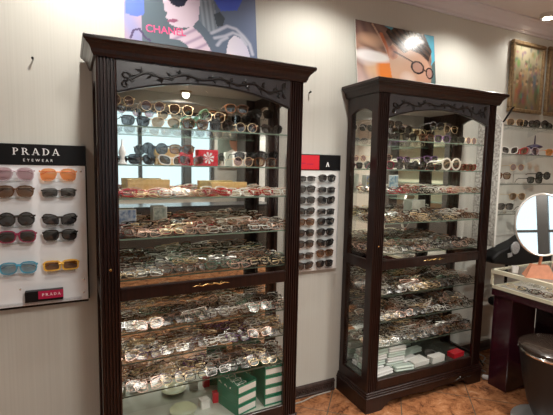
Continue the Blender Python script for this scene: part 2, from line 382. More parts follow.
def art2(u, v):
    st = math.sin((u*.95+v*.5)*46+math.sin(u*9-v*7)*2)*.5+.5
    c = mixc(srgb(176, 140, 122), srgb(128, 96, 84), st*.8)
    c = mixc(c, srgb(88, 74, 82), max(0, v-.6)*1.9*(1-u)); c = mixc(c, srgb(232, 206, 204), max(0, (.42-v))*2.0*max(0, .5-u)*2.4)
    def blob(cx, cz, rx, rz, col, k=1):
        nonlocal c
        d = ((u-cx)/rx)**2+((v-cz)/rz)**2
        if d < 1: c = mixc(c, col, (1-d)*k)
    blob(.18, .74, .20, .12, srgb(232, 190, 160), .8); blob(.22, .30, .16, .20, srgb(240, 200, 160), .8)
    blob(.34, .30, .13, .30, srgb(246, 140, 54), 1.3); blob(.20, .49, .27, .10, srgb(255, 252, 250), 1.5); blob(.12, .47, .16, .16, srgb(240, 236, 240), .7)
    if seg((u, v), [(.20, .98), (.33, .72), (.40, .50)]) < .012: c = mixc(c, srgb(236, 196, 170), .6)
    if seg((u, v), [(.30, .86), (.38, .62), (.42, .45)]) < .02: c = srgb(206, 120, 84)
    if inside((u, v), [(.40, 1), (.702, 1), (.918, .981), (.968, .763), (.906, .553), (.799, .66), (.666, .694), (.585, .628), (.511, .721), (.436, .766), (.36, .9)]):
        c = mixc(srgb(44, 30, 26), srgb(84, 60, 48), math.sin((u*1.2+v)*55)*.5+.5)
    if inside((u, v), [(.435, .745), (.522, .671), (.585, .622), (.666, .694), (.798, .654), (.892, .56), (.943, .396), (.92, .1), (.87, 0), (.445, 0), (.40, .354), (.382, .598)]):
        c = mixc(srgb(226, 184, 156), srgb(196, 148, 128), (u-.5)*1.8+(.4-v)*.5)
        blob(.62, .22, .12, .14, srgb(242, 222, 212), .8)
    if inside((u, v), [(.384, .676), (.447, .722), (.496, .655), (.493, .529), (.428, .484), (.38, .552)]):
        c = mixc(srgb(214, 148, 118), srgb(160, 96, 76), 1-abs(seg((u, v), [(.42, .67), (.46, .62), (.44, .54)]))/.04)
    if inside((u, v), [(.86, 1), (.91, 1), (1, 1), (1, .6), (.945, .5), (.955, .75)]): c = srgb(84, 176, 204)
    if inside((u, v), [(.95, .5), (1, .6), (1, 0), (.92, 0)]): c = srgb(84, 110, 112)
    if inside((u, v), [(.33, 1), (.46, 1), (.429, .95)]): c = srgb(100, 176, 200)
    blob(.82, .86, .05, .05, srgb(240, 244, 250), 1)
    for cx, cz, rx, rz in ((.755, .43, .085, .10), (.915, .365, .05, .09)):
        d = math.hypot((u-cx)/rx, (v-cz)/rz)
        if .80 < d < 1.06: c = srgb(44, 30, 34)
        elif d <= .8: c = mixc(c, srgb(150, 110, 110), .45)
    if seg((u, v), [(.457, .62), (.687, .51)]) < .011 or seg((u, v), [(.83, .41), (.87, .39)]) < .012: c = srgb(60, 40, 40)
    return tuple(k*.8 for k in c)
def arthat(u, v):
    c = mixc(srgb(140, 150, 140), srgb(90, 98, 92), v)
    if inside((u, v), [(.2, 0), (.25, .32), (.5, .42), (.8, .3), (.95, 0)]): c = srgb(225, 214, 205)
    if ((u-.52)/.2)**2+((v-.56)/.24)**2 < 1: c = srgb(190, 140, 116)
    if ((u-.40)/.12)**2+((v-.58)/.06)**2 < 1 or ((u-.62)/.1)**2+((v-.58)/.06)**2 < 1: c = srgb(50, 34, 30)
    if ((u-.5)/.48)**2+((v-.80)/.09)**2 < 1: c = srgb(214, 204, 186)
    if ((u-.55)/.24)**2+((v-.88)/.1)**2 < 1: c = srgb(90, 80, 70)
    return c
def artfolk(seed, tone):
    rnd = random.Random(seed); bl = []
    base = [srgb(150, 136, 108), srgb(120, 100, 72), srgb(178, 168, 138)]
    figs = [(.28, .38, (150, 84, 56)), (.45, .50, (176, 140, 96)), (.62, .42, (112, 92, 66)), (.80, .46, (84, 104, 124)), (.18, .24, (166, 98, 62)), (.70, .22, (150, 128, 88)), (.48, .22, (126, 78, 52)), (.88, .26, (66, 72, 56))]
    for _ in range(110): bl.append((rnd.random(), rnd.random(), .02+.06*rnd.random(), .02+.06*rnd.random(), srgb(*[int(45+130*rnd.random()*k) for k in (1, .9, .68)])))
    def fn(u, v):
        c = mixc(base[1], base[2], v*1.1+.15*math.sin(u*11+v*5))
        for (x, z, rx, rz, k) in bl:
            d = ((u-x)/rx)**2+((v-z)/rz)**2
            if d < 1: c = mixc(c, k, (1-d)*.65)
        for x, z, k in figs:
            q = ((u-x)/.085)**2+((v-z)/.17)**2
            if q < 1: c = mixc(srgb(*k), c, .3+q*.6)
            if math.hypot(u-x, (v-z-.19)*1.25) < .042: c = mixc(c, srgb(196, 158, 122), .75)
            if math.hypot(u-x-.006, (v-z-.225)*1.4) < .034: c = mixc(c, srgb(96, 74, 52), .7)
        return tuple(k*.72 for k in c)
    return fn
def poster(name, label, x0, x1, zb, h, yb, yt, fn, nx, nz, thick=.006, txt=None):
    L = math.hypot(h, yt-yb); lean = math.atan2(yt-yb, h)
    t = thing(name, label, 'poster', (x0, yb, zb)); t.rotation_euler = (-lean, 0, 0)
    MB().box((0, .0005, 0), (x1-x0, thick, L), 'paper').obj('backing_board', t)
    printed('printed_image', t, x1-x0, L, nx, nz, fn, 0, mname=name+'_ink'); return t
HC = 2.05
t = poster('advertising_poster', 'blue grey fashion poster of a woman in dark sunglasses standing on left cabinet', .45, 1.15, HC, .55, -.09, -.02, art1, 150, 110)
text('CHANEL', .052, 'pinkink', t, Matrix.Translation((.20, -.0006, .140)) @ Matrix.Rotation(-.04, 4, 'Y') @ Matrix.Rotation(PI/2, 4, 'X'), 'lettering', 1.0, .0004, .0006)
poster('advertising_poster', 'warm toned poster of a face wearing thin eyeglasses, standing on right cabinet', 1.85, 2.54, HC, .43, -.075, -.022, art2, 150, 95)
t = thing('advertising_poster', 'poster of a woman in a wide hat, seen mirrored in left cabinet', 'poster', (2.85, RY+.02, 1.5))
o = printed('printed_image', t, .85, 1.0, 50, 60, arthat, 0, mname='hat_ink'); o.rotation_euler = (0, 0, PI); o.location = (.85, 0, 0)
MB().box((0, -.012, 0), (.85, -.001, 1.0), 'paper').obj('backing_board', t)

def picture(label, x0, x1, z0, z1, seed):
    t = thing('framed_picture', label, 'picture', (x0, -.035, z0)); W_, H_ = x1-x0, z1-z0; fr = .032
    b = MB()
    for a, c in (((0, 0, 0), (W_, .03, fr)), ((0, 0, H_-fr), (W_, .03, H_)), ((0, 0, fr), (fr, .03, H_-fr)), ((W_-fr, 0, fr), (W_, .03, H_-fr))): b.box(a, c, 'frame_gold', bev=.006)
    b.obj('frame', t)
    o = printed('painting', t, W_-2*fr, H_-2*fr, 60, 75, artfolk(seed, 0), .016, mname='painting_%d' % seed, rough=.4); o.location = (fr, .016, fr)
    MB().box((fr*.5, .018, fr*.5), (W_-fr*.5, .026, H_-fr*.5), 'paper').obj('backing_board', t)
picture('bronze framed old painting of several figures, left one of two on the wall', 3.40, 3.83, 2.02, 2.59, 3)
picture('bronze framed painting cut by the right photo edge', 3.885, 4.32, 2.02, 2.60, 9)

# ---------------------------------------------------------------- display cabinets
W, D, H = 1.0077, .3223, 2.05
PW, R0, R1, BH = .081, .907, .970, .127
HB = H-.0753           # underside of the cornice
def arch(u): return 1.832+.072*(1-(2*u-1)**2)
SHELF = {1: [1.700, 1.527, 1.375, 1.190, 1.000, .745, .600, .440], 2: [1.708, 1.527, 1.375, 1.195, 1.000, .735, .565, .395]}
DECK = .185
def spiral(cx, cz, r0, r1, a0, a1, n=16):
    return [(cx+(r0+(r1-r0)*i/n)*math.cos(a0+(a1-a0)*i/n), cz+(r0+(r1-r0)*i/n)*math.sin(a0+(a1-a0)*i/n)) for i in range(n+1)]
def cabinet(n, x, g, th, label):
    t = thing('display_cabinet', label, 'cabinet', (x, -(D+g), 0), th)
    # plinth with apron and bracket feet
    b = MB(); e = .0105
    def ap(u):  # lower edge of apron
        d = min(u, 1-u)*W
        if d < .12: return 0
        if d < .20: return .05*math.sin((d-.12)/.08*PI/2)
        return .05-.012*math.exp(-((u-.5)*W/.05)**2)
    us = [i/80 for i in range(81)]
    b.strip([(-e+u*(W+2*e), ap(u)) for u in us], [(-e+u*(W+2*e), BH-.03) for u in us], -e, .012, 'wood')
    for x0 in (-e, W-.012+.0): b.box((x0, .012, 0), (x0+.012+e*.0, D, BH-.03), 'wood')
    b.box((-e-.006, -e-.006, BH-.034), (W+e+.006, D, BH-.022), 'wood', bev=.004)
    b.box((-e, -e, BH-.022), (W+e, D, BH-.010), 'wood', bev=.003)
    b.box((-.006, -.006, BH-.010), (W+.006, D, BH+.004), 'wood', bev=.004)
    pl = b.obj('plinth', t)
    b = MB()
    for s in (-1, 1):
        for q in (spiral(W-.18+s*.02, .066, .001, .016, 0, 5*s, 12),): b.tube([(p[0], -e-.001, p[1]) for p in q], .0028, 5, 'carve')
        b.tube([(W-.18+s*.035, -e-.001, .072), (W-.18+s*.06, -e-.001, .062), (W-.18+s*.09, -e-.001, .07)], [.004, .003, .001], 5, 'carve')
    b.tube([(W-.197, -e-.001, .066), (W-.18, -e-.002, .060), (W-.163, -e-.001, .066)], .003, 5, 'carve'); b.obj('carving', pl)
    # cornice: stacked mouldings flaring out
    prof = [(0, HB), (.010, HB), (.012, HB+.006), (.016, HB+.012), (.020, HB+.026), (.027, HB+.038), (.037, HB+.047), (.040, HB+.052), (.044, HB+.053), (.049, HB+.060), (.049, H-.004), (.045, H)]
    V = []; F = []
    for o_, z in prof: V += [(-o_, D, z), (-o_, -o_, z), (W+o_, -o_, z), (W+o_, D, z)]
    for i in range(len(prof)-1):
        for k in range(4): F.append((4*i+k, 4*i+(k+1) % 4, 4*i+4+(k+1) % 4, 4*i+4+k))
    F += [(3, 2, 1, 0), tuple(4*(len(prof)-1)+k for k in range(4))]
    MB().add(V, F, 'wood').obj('cornice', t)
    # fluted pilasters
    for x0 in (0, W-PW):
        b = MB(); z0, z1 = BH+.004, HB; N = 5; pts = [(x0, .022), (x0, .004)]; st = PW*.86/N; xx = x0+PW*.07; pts.append((xx, 0))
        for i in range(N):
            pts += [(xx+.003, 0), (xx+.0055, .010), (xx+st-.0055, .010), (xx+st-.003, 0)]; xx += st
        pts += [(x0+PW*.93, 0), (x0+PW, .004), (x0+PW, .022)]
        b.prism(pts, z0, z1, 'z', 'wood'); b.obj('pilaster', t)
    # arched header
    b = MB(); us = [i/40 for i in range(41)]; xa, xb = PW, W-PW
    b.strip([(xa+u*(xb-xa), arch(u)) for u in us], [(xa+u*(xb-xa), HB) for u in us], .003, .022, 'header'); hd = b.obj('arched_header', t)
    b = MB()
    for u0, u1 in zip(us, us[1:]): pass
    b.tube([(xa+u*(xb-xa), .003, arch(u)+.004) for u in us], .0035, 5, 'carve')
    cx = W/2
    def zc_(a):
        u = (a-xa)/(xb-xa); return (arch(u)+.006+HB-.014)/2
    def wav(a): return zc_(a)+(.006+.022*abs(a-cx))*math.sin((a-cx)*2*PI/.17)
    pts = [(cx-.375+.75*i/70) for i in range(71)]
    b.tube([(p, -.0015, wav(p)) for p in pts], .0052, 6, 'carve', flat=.8)
    for k in range(-4, 5):
        a = cx+k*.085+.0425*(1 if k >= 0 else -1)*0; sd = 1 if math.sin((a+.02-cx)*2*PI/.17) < 0 else -1
        sg = 1 if k >= 0 else -1; R_ = .008+.0018*abs(k); z = wav(a)
        sp = spiral(a+sg*.018, z+sd*R_*.9, .002, R_, 0 if sg > 0 else PI, sg*sd*-5.0, 14)
        b.tube([(p[0], -.001, p[1]) for p in sp], .0034, 5, 'carve')
        b.tube([(a, -.001, z), (sp[-1][0], -.001, sp[-1][1])], .003, 5, 'carve')
        for dx, an in ((-.02, 1.0), (.012, 2.2), (.03, .5)):
            an = an*(-sd); q = a+dx; zz = wav(q); L = .012+.0018*abs(k)
            b.tube([(q, -.001, zz), (q+L*math.cos(an)*sg, -.002, zz+L*math.sin(an)), (q+2*L*math.cos(an*.8)*sg, -.001, zz+1.7*L*math.sin(an*.8))], [.002, .0055, .001], 5, 'carve', flat=.7)
    for sg in (-1, 1):
        q = cx+sg*.375
        for dz in (-1, 1):
            sp = spiral(q+sg*.014, wav(q)+dz*.022, .003, .016, PI/2 if sg > 0 else PI/2, dz*sg*-5.2, 16)
            b.tube([(p[0], -.001, p[1]) for p in sp], .0040, 5, 'carve'); b.tube([(q, -.001, wav(q)), (sp[-1][0], -.001, sp[-1][1])], .0036, 5, 'carve')
    b.obj('carving', hd, True)
    # rails
    b = MB(); b.box((PW, .003, R0), (W-PW, .022, R1), 'wood', bev=.003); b.box((PW, .0, R1-.012), (W-PW, .004, R1-.006), 'wood'); mr = b.obj('middle_rail', t)
    b = MB()
    for s in (-1, 1):
        b.tube([(cx+s*.0, 0, .942), (cx+s*.02, 0, .946), (cx+s*.045, 0, .938), (cx+s*.07, 0, .944), (cx+s*.095, 0, .940)], [.005, .004, .0035, .0025, .001], 5, 'brass', flat=.6)
        b.tube([(p[0], 0, p[1]) for p in spiral(cx+s*.055, .948, .002, .008, 0, 5, 8)], .002, 4, 'brass')
    b.tube([(cx-.012, 0, .942), (cx, -.001, .945), (cx+.012, 0, .942)], .005, 6, 'brass'); b.obj('carving', mr)
    MB().box((PW, .003, BH+.004), (W-PW, .022, .197), 'wood', bev=.003).obj('bottom_rail', t)
    # side frames with arched openings
    for sd, x0 in ((0, 0.0), (1, W-.02)):
        b = MB(); fs, bs = .062, D-.052
        b.box((x0, .022, BH+.004), (x0+.02, fs, HB), 'wood').box((x0, bs, BH+.004), (x0+.02, D-.012, HB), 'wood')
        V = []
        us2 = [i/16 for i in range(17)]
        lo = [(fs+u*(bs-fs), 1.868+.03*(1-(2*u-1)**2)) for u in us2]; hi = [(p[0], HB) for p in lo]
        X = Matrix(((0, 1, 0, x0), (1, 0, 0, 0), (0, 0, 1, 0), (0, 0, 0, 1)))
        b.strip(lo, hi, 0, .02, 'wood', X)
        b.box((x0, fs, R0), (x0+.02, bs, R1), 'wood').box((x0, fs, BH+.004), (x0+.02, bs, .197), 'wood'); b.obj('side_frame', t)
        for z0, z1 in ((.197, R0), (R1, 1.90)): MB().box((x0+.008, fs, z0), (x0+.012, bs, z1), 'pane').obj('side_glass', t)
    for z0, z1 in ((.197, R0), (R1, 1.93)): MB().box((PW, .010, z0), (W-PW, .014, z1), 'pane').obj('door_glass', t)
    # back with mirror, top and bottom boards
    b = MB(); b.box((.02, D-.012, BH), (W-.02, D-.004, HB), 'wood'); b.box((.02, D-.026, BH), (.055, D-.012, HB), 'wood').box((W-.055, D-.026, BH), (W-.02, D-.012, HB), 'wood'); b.obj('back_board', t)
    MB().box((.055, D-.0165, DECK), (W-.055, D-.0125, HB-.02), 'mirror').obj('back_mirror', t)
    MB().box((.02, .022, HB-.02), (W-.02, D-.012, HB), 'lining').obj('top_board', t)
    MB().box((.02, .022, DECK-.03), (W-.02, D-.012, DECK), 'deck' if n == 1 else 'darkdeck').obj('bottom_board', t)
    for z in SHELF[n]:
        b = MB(); x0, x1, y0, y1 = .022, W-.022, .026, D-.028
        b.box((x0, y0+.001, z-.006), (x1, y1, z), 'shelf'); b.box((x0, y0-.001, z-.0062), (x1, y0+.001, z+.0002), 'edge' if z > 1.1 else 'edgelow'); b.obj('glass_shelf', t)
    b = MB(); b.lathe([(.034, HB-.02), (.034, HB-.027), (.026, HB-.029), (0, HB-.029)], 24, 'frame_gold', c=(W*.5, .13)); l = b.obj('cabinet_light', t, True)
    MB().lathe([(.022, HB-.0295), (.018, HB-.032), (0, HB-.033)], 16, 'dimbulb', c=(W*.5, .13)).obj('bulb', l, True)
    light('lamp_beam', 'SPOT', (W*.5, .13, HB-.04), 16, NEUT, .02, (W*.5, .13, 0), 2.9, t)
    b = MB(); b.strip([(xa+u*(xb-xa), arch(u)+.002) for u in us], [(xa+u*(xb-xa), HB-.02) for u in us], .022, .024, 'lining'); b.obj('header_lit_back', hd)  # thin added strip, pale colour stands for the lamplit back of the header
    MB().lathe([(.006, 0), (.006, .004), (.003, .005), (0, .005)], 10, 'brass', X=Matrix.Translation((PW*.5, 0, 1.06)) @ Matrix.Rotation(PI/2, 4, 'X')).obj('keyhole', t)
    bpy.context.view_layer.update(); return t, Matrix.Translation(t.location) @ Matrix.Rotation(th, 4, 'Z')
cab1, X1 = cabinet(1, .30675, .0178, .016, 'dark carved mahogany glass display cabinet on the left, nearer the camera')
cab2, X2 = cabinet(2, 1.81683, .0081, -.0177, 'dark carved mahogany glass display cabinet on the right, its left side visible')
XC = {1: X1, 2: X2}; ANG = {1: .016, 2: -.0177}; CN = {1: 'left', 2: 'right'}

# ---------------------------------------------------------------- eyeglasses
def outline(shape, w_, h_, side, n=16):
    P = []
    for i in range(n):
        a = 2*PI*i/n; c, s = math.cos(a), math.sin(a)
        e = {'round': 1.0, 'square': .45, 'wayfarer': .6, 'aviator': .75, 'cat': .65, 'oval': .85}[shape]
        x = math.copysign(abs(c)**e, c)*w_/2; z = math.copysign(abs(s)**e, s)*h_/2
        if shape in ('wayfarer', 'aviator') and s < 0: x *= 1-.22*(-s); x += side*.002*(-s)
        if shape == 'aviator' and s < 0: z *= 1.12; x += side*.004*(-s)
        if shape == 'cat': z += side*x*.22
        P.append((x, z))
    return P
SHAPES = {'round': (.052, .050), 'square': (.056, .036), 'wayfarer': (.056, .044), 'aviator': (.058, .048), 'cat': (.056, .042), 'oval': (.050, .036)}
def gl_meshes(key, shape, fm, lm, rim=.004, folded=False, scale=1.0, n=16, both=False):
    w_, h_ = SHAPES[shape]; w_ *= scale; h_ *= scale; half = w_/2+.009; zc = h_/2+rim; dp = .0035
    ms = {}; b = MB()
    for sd in (-1, 1):
        o = outline(shape, w_, h_, sd, n); V = []; F = []
        for x, z in o:
            L = math.hypot(x, z); ex, ez = x/L*rim, z/L*rim
            V += [(sd*half+x+ex, 0, zc+z+ez), (sd*half+x, 0, zc+z), (sd*half+x, dp, zc+z), (sd*half+x+ex, dp, zc+z+ez)]
        for i in range(n):
            k = 4*i; q = 4*((i+1) % n)
            for j in range(4): F.append((k+j, q+j, q+(j+1) % 4, k+(j+1) % 4))
        b.add(V, F, fm)
        hx = sd*(half+w_/2+rim*.5); zt = zc+h_*.28
        b.box((min(hx, hx+sd*.006), 0, zt-.004), (max(hx, hx+sd*.006), .008, zt+.004), fm)
    b.tube([(-.011, .001, zc+h_*.16), (0, -.001, zc+h_*.22), (.011, .001, zc+h_*.16)], max(.0018, rim*.6), 5, fm)
    ms['frame_front'] = b.mesh(key+'_front')
    for sd in (-1, 1):
        o = outline(shape, w_, h_, sd, n); c = [(sd*half+x, .0015, zc+z) for x, z in o]; V = c+[(sd*half, .0000, zc)]
        ms['lens%d' % sd] = MB().add(V, [(i, (i+1) % n, n) for i in range(n)], lm).mesh(key+'_lens')
    hx = half+w_/2+rim*.5+.004; zt = zc+h_*.28; tr = max(.0016, rim*.55)
    for sd in (-1, 1):
        if folded:
            y = .010 if sd < 0 else .014
            p = [(sd*hx, .006, zt), (sd*(hx-.004), y, zt), (-sd*(hx-.03), y+.003, zt-.002), (-sd*(hx-.006), y+.003, max(.004, zt-.016))]
        else: p = [(sd*hx, .004, zt), (sd*hx, .09, zt-.003), (sd*(hx-.003), .115, zt-.014), (sd*(hx-.006), .135, tr+.001)]
        ms['temple%d' % sd] = MB().tube(p, tr, 5, fm, flat=.6).mesh(key+'_temple')
    ms['hw'] = hx; ms['h'] = h_+2*rim
    return ms
def lensm(name, c, base=.10): return glass(name, c, .55, base)
M['l_clear'] = glass('demo_lens', (.95, .94, .90), .4, .06, .25); M['l_dark'] = lensm('dark_lens', (.10, .10, .105), .10); M['l_brown'] = lensm('brown_lens', (.34, .22, .14), .10)
M['l_pink'] = lensm('pinkish_lens', (.55, .38, .40), .1); M['l_orange'] = lensm('orange_lens', (.85, .38, .12), .1); M['l_blue'] = lensm('blue_lens', (.25, .55, .65), .3); M['l_green'] = lensm('green_lens', (.15, .30, .20), .15)
for k, c, r_, mt in (('g_black', (.012, .011, .011), .2, 0), ('g_tortoise', (.10, .035, .012), .2, 0), ('g_gold', (.80, .62, .38), .38, .7), ('g_silver', (.82, .82, .80), .38, .7), ('g_red', (.42, .025, .03), .22, 0),
                     ('g_pink', (.70, .36, .34), .3, 0), ('g_bronze', (.60, .38, .30), .35, .5), ('g_clear', (.66, .62, .55), .2, 0), ('g_brown', (.22, .10, .05), .3, 0), ('g_green', (.10, .20, .13), .3, 0), ('g_purple', (.12, .05, .14), .25, 0), ('g_blue', (.05, .30, .45), .25, 0),
                     ('g_yellow', (.75, .42, .06), .3, 0), ('g_white', (.75, .74, .70), .3, 0), ('g_orange', (.70, .25, .08), .3, 0), ('g_burgundy', (.28, .02, .07), .25, 0), ('g_grey', (.16, .15, .14), .3, 0), ('g_lilac', (.50, .40, .45), .3, 0)):
    M[k] = mat(k, c, r_, mt, coat=0 if mt else .5)
KIND = {}
def kind(key, word, shape, fm, lm, rim, folded, scale=1.0, n=16): KIND[key] = (word, gl_meshes(key, shape, fm, lm, rim, folded, scale, n))
for k, w_, sh, fm, rim in (('black', 'black', 'square', 'g_black', .0026), ('tort', 'tortoiseshell', 'wayfarer', 'g_tortoise', .003), ('gold', 'gold wire', 'oval', 'g_gold', .0016), ('silver', 'silver wire', 'square', 'g_silver', .0016),
                           ('red', 'red', 'square', 'g_red', .0024), ('pink', 'rosy bronze', 'cat', 'g_bronze', .0022), ('clear', 'clear cream', 'wayfarer', 'g_clear', .0026), ('brown', 'brown', 'round', 'g_brown', .0024), ('white', 'white', 'square', 'g_white', .0024),
                           ('olive', 'green', 'wayfarer', 'g_green', .0026), ('plum', 'purple', 'cat', 'g_purple', .0026), ('grey', 'grey', 'round', 'g_grey', .0022)):
    kind('f_'+k, w_, sh, fm, 'l_clear', rim, True, 1.0, 12)
for k, w_, sh, fm, lm, rim, sc in (('black', 'black', 'wayfarer', 'g_black', 'l_dark', .005, 1.05), ('big', 'big round black', 'round', 'g_black', 'l_dark', .006, 1.12), ('tort', 'tortoiseshell', 'wayfarer', 'g_tortoise', 'l_brown', .0055, 1.05),
                              ('aviator', 'gold aviator', 'aviator', 'g_gold', 'l_brown', .0018, 1.1), ('cat', 'black cat-eye', 'cat', 'g_black', 'l_dark', .0055, 1.05), ('square', 'square black', 'square', 'g_black', 'l_dark', .003, 1.05), ('red', 'dark red', 'cat', 'g_red', 'l_brown', .006, 1.05),
                              ('burg', 'burgundy', 'wayfarer', 'g_burgundy', 'l_dark', .0055, 1.1), ('blue', 'bright blue', 'wayfarer', 'g_blue', 'l_blue', .0055, 1.08), ('yellow', 'yellow', 'square', 'g_yellow', 'l_brown', .0075, 1.08), ('cream', 'cream round', 'round', 'g_clear', 'l_brown', .009, 1.1),
                              ('orange', 'orange', 'aviator', 'g_orange', 'l_orange', .003, 1.1), ('lilac', 'pale lilac', 'aviator', 'g_lilac', 'l_pink', .004, 1.1), ('white', 'white', 'cat', 'g_white', 'l_dark', .006, 1.05), ('green', 'green', 'square', 'g_green', 'l_green', .005, 1.05), ('gold', 'gold rimmed', 'round', 'g_gold', 'l_pink', .002, 1.05),
                              ('indigo', 'blue purple', 'wayfarer', 'g_purple', 'l_dark', .005, 1.05)):
    kind('s_'+k, w_, sh, fm, lm, rim, False, sc)
    kind('c_'+k, w_, sh, fm, lm, rim, True, sc)
PARTS = (('frame_front', 'frame_front'), ('lens', 'lens-1'), ('lens', 'lens1'), ('temple', 'temple-1'), ('temple', 'temple1'))
def put_glasses(key, X, label, group, name='eyeglasses', scale=1):
    w_, ms = KIND[key]; r = bpy.data.objects.new(name, None); C.objects.link(r); r.empty_display_size = .03; r.matrix_world = X @ Matrix.Scale(scale, 4)
    tag(r, label, 'eyeglasses' if name == 'eyeglasses' else 'sunglasses', group)
    for pn, mk in PARTS:
        o = bpy.data.objects.new(pn, ms[mk]); C.objects.link(o); o.parent = r
    return r
ORD = ['first', 'second', 'third', 'fourth', 'fifth', 'sixth', 'seventh', 'eighth', 'ninth', 'tenth']
SN = {0: 'top', 1: 'second', 2: 'third', 3: 'fourth', 4: 'middle-rail', 5: 'uppermost lower', 6: 'middle lower', 7: 'lowest'}
B_ = ['f_silver', 'f_gold', 'f_black', 'f_tort', 'f_grey', 'f_black', 'f_brown', 'f_pink', 'f_black', 'f_clear']
PAL = {(1, 2): ['f_red', 'f_pink', 'f_clear', 'f_white', 'f_red', 'f_gold', 'f_red', 'f_pink', 'f_clear'], (1, 3): B_+['f_pink', 'f_clear', 'f_red', 'f_tort'],
       (1, 4): B_+['f_silver', 'f_olive', 'f_silver', 'f_white'], (1, 5): B_+['f_silver', 'f_olive', 'f_grey', 'f_black', 'f_silver'],
       (1, 6): B_+['f_gold', 'f_gold', 'f_tort', 'f_plum'], (1, 7): B_+['f_pink', 'f_plum', 'f_gold', 'f_brown'],
       (2, 2): B_+['f_red', 'f_clear', 'f_white', 'f_clear'], (2, 3): B_+['f_gold', 'f_clear', 'f_tort'], (2, 4): B_+['f_grey', 'f_silver', 'f_olive'],
       (2, 5): B_+['f_olive', 'f_silver'], (2, 6): B_+['f_silver', 'f_grey', 'f_black'], (2, 7): B_+['f_grey', 'f_silver', 'f_black']}
cand = []
NC = 8
for n in (1, 2):
    for si in range(2, 8):
        z = SHELF[n][si]; rows = 8 if si > 2 else 7
        for r_ in range(rows):
            for c in range(NC):
                if n == 1 and si == 7 and c > 4 and r_ < 0: continue
                a = .022+.008+.066+(W-.044-.148)*c/(NC-1)+random.uniform(-.004, .004); bb = .034+r_*.0262+random.uniform(-.002, .002)
                if bb > (.145 if (n, si) == (1, 2) else .24): continue
                key = random.choice(PAL[(n, si)])
                cand.append([n, si, r_, c, a, bb, z, key])
for q in cand: q.append((XC[q[0]] @ Vector((q[4], q[5], q[6]))-CAM).length)
order = sorted(range(len(cand)), key=lambda i: cand[i][-1]); near = set(order[:300])
stuffb = MB()
for i, (n, si, r_, c, a, bb, z, key, dist) in enumerate(cand):
    X = XC[n] @ Matrix.Translation((a, bb, z+.0015+(0 if c % 2 else .004)+random.uniform(0, .004))) @ Matrix.Rotation(random.uniform(-.07, .07), 4, 'Z') @ Matrix.Rotation(random.uniform(-.05, .05), 4, 'Y') @ Matrix.Rotation(-random.uniform(.62, .86), 4, 'X')
    if i in near:
        row = 'front' if r_ == 0 else ORD[r_]
        lab = '%s folded eyeglasses, %s from left, %s row, %s shelf, %s cabinet' % (KIND[key][0], ORD[c], row, SN[si], CN[n])
        put_glasses(key, X, lab, 'folded eyeglasses packed on %s shelf of %s cabinet' % (SN[si], CN[n]))
    else:
        for pn, mk in PARTS:
            me = KIND[key][1][mk]; stuffb.add([v.co for v in me.vertices], [tuple(p.vertices) for p in me.polygons], me.materials[0], X)
for n in (1, 2):
    for si in range(3, 8):
        for k in range(26 if si < 5 else 44):
            a = .11+(W-.22)*random.random(); bb = .05+.17*random.random(); z = SHELF[n][si]+(.036 if k < 26 else .054)+.006*random.random()
            X = XC[n] @ Matrix.Translation((a, bb, z)) @ Matrix.Rotation(random.uniform(-.7, .7)+(PI if random.random() < .3 else 0), 4, 'Z') @ Matrix.Rotation(random.uniform(-.12, .12), 4, 'Y') @ Matrix.Rotation(-random.uniform(.9, 1.35), 4, 'X')
            if bb < .07 or bb > .2: X = XC[n] @ Matrix.Translation((a, .10, z)) @ Matrix.Rotation(-1.1, 4, 'X')
            for pn, mk in PARTS:
                me = KIND[random.choice(PAL[(n, si)]) if pn == 'x' else PAL[(n, si)][k % len(PAL[(n, si)])]][1][mk]; stuffb.add([v.co for v in me.vertices], [tuple(p.vertices) for p in me.polygons], me.materials[0], X)
me = stuffb.mesh('packed_eyeglasses'); o = bpy.data.objects.new('packed_eyeglasses', me); C.objects.link(o); o['kind'] = 'stuff'
o['label'] = 'further folded eyeglasses packed deep on the cabinet shelves'; o['category'] = 'eyeglasses'

# sunglasses standing on the two upper shelves, some on clear stands
def stand_sun(n, a, bb, z, key, label, rise=0, rz=0, pitchx=0, scale=1, rolly=0):
    X = XC[n] @ Matrix.Translation((a, bb, z))
    if rise:
        t = thing('acrylic_stand', 'clear stand under the '+label.replace(' sunglasses on stand', '').replace('from left in the ', ''), 'display stand', (X @ Vector((0, .02, 0))), ANG[n]+rz)
        b = MB(); b.box((-.03, -.025, .0005), (.03, .03, .004), 'acrylic'); b.box((-.004, -.002, .004), (.004, .002, rise-.004), 'acrylic'); b.box((-.03, -.004, rise-.006), (.03, .004, rise-.001), 'acrylic'); b.obj('post', t)
    Y = X @ Matrix.Translation((0, 0, rise+.0008)) @ Matrix.Rotation(rz, 4, 'Z') @ Matrix.Rotation(rolly, 4, 'Y') @ Matrix.Rotation(pitchx, 4, 'X')
    put_glasses(key, Y, label, 'sunglasses on the upper shelves of %s cabinet' % CN[n], 'sunglasses', scale*.86)
def row(n, z, items, si):
    for k, (a, bb, key, rise, rz) in enumerate(items):
        front = bb < .12
        pos = ORD[sum(1 for q in items if q[0] <= a and (q[1] < .12) == front)-1]
        lab = '%s sunglasses%s, %s from left, %s row, %s shelf, %s cabinet' % (KIND[key][0], ' on stand' if rise else '', pos, 'front' if front else 'rear', SN[si], CN[n])
        stand_sun(n, a, bb, z, key, lab, rise, rz, 0, {'s_cream': 1.35}.get(key, 1))
z = SHELF[1][0]
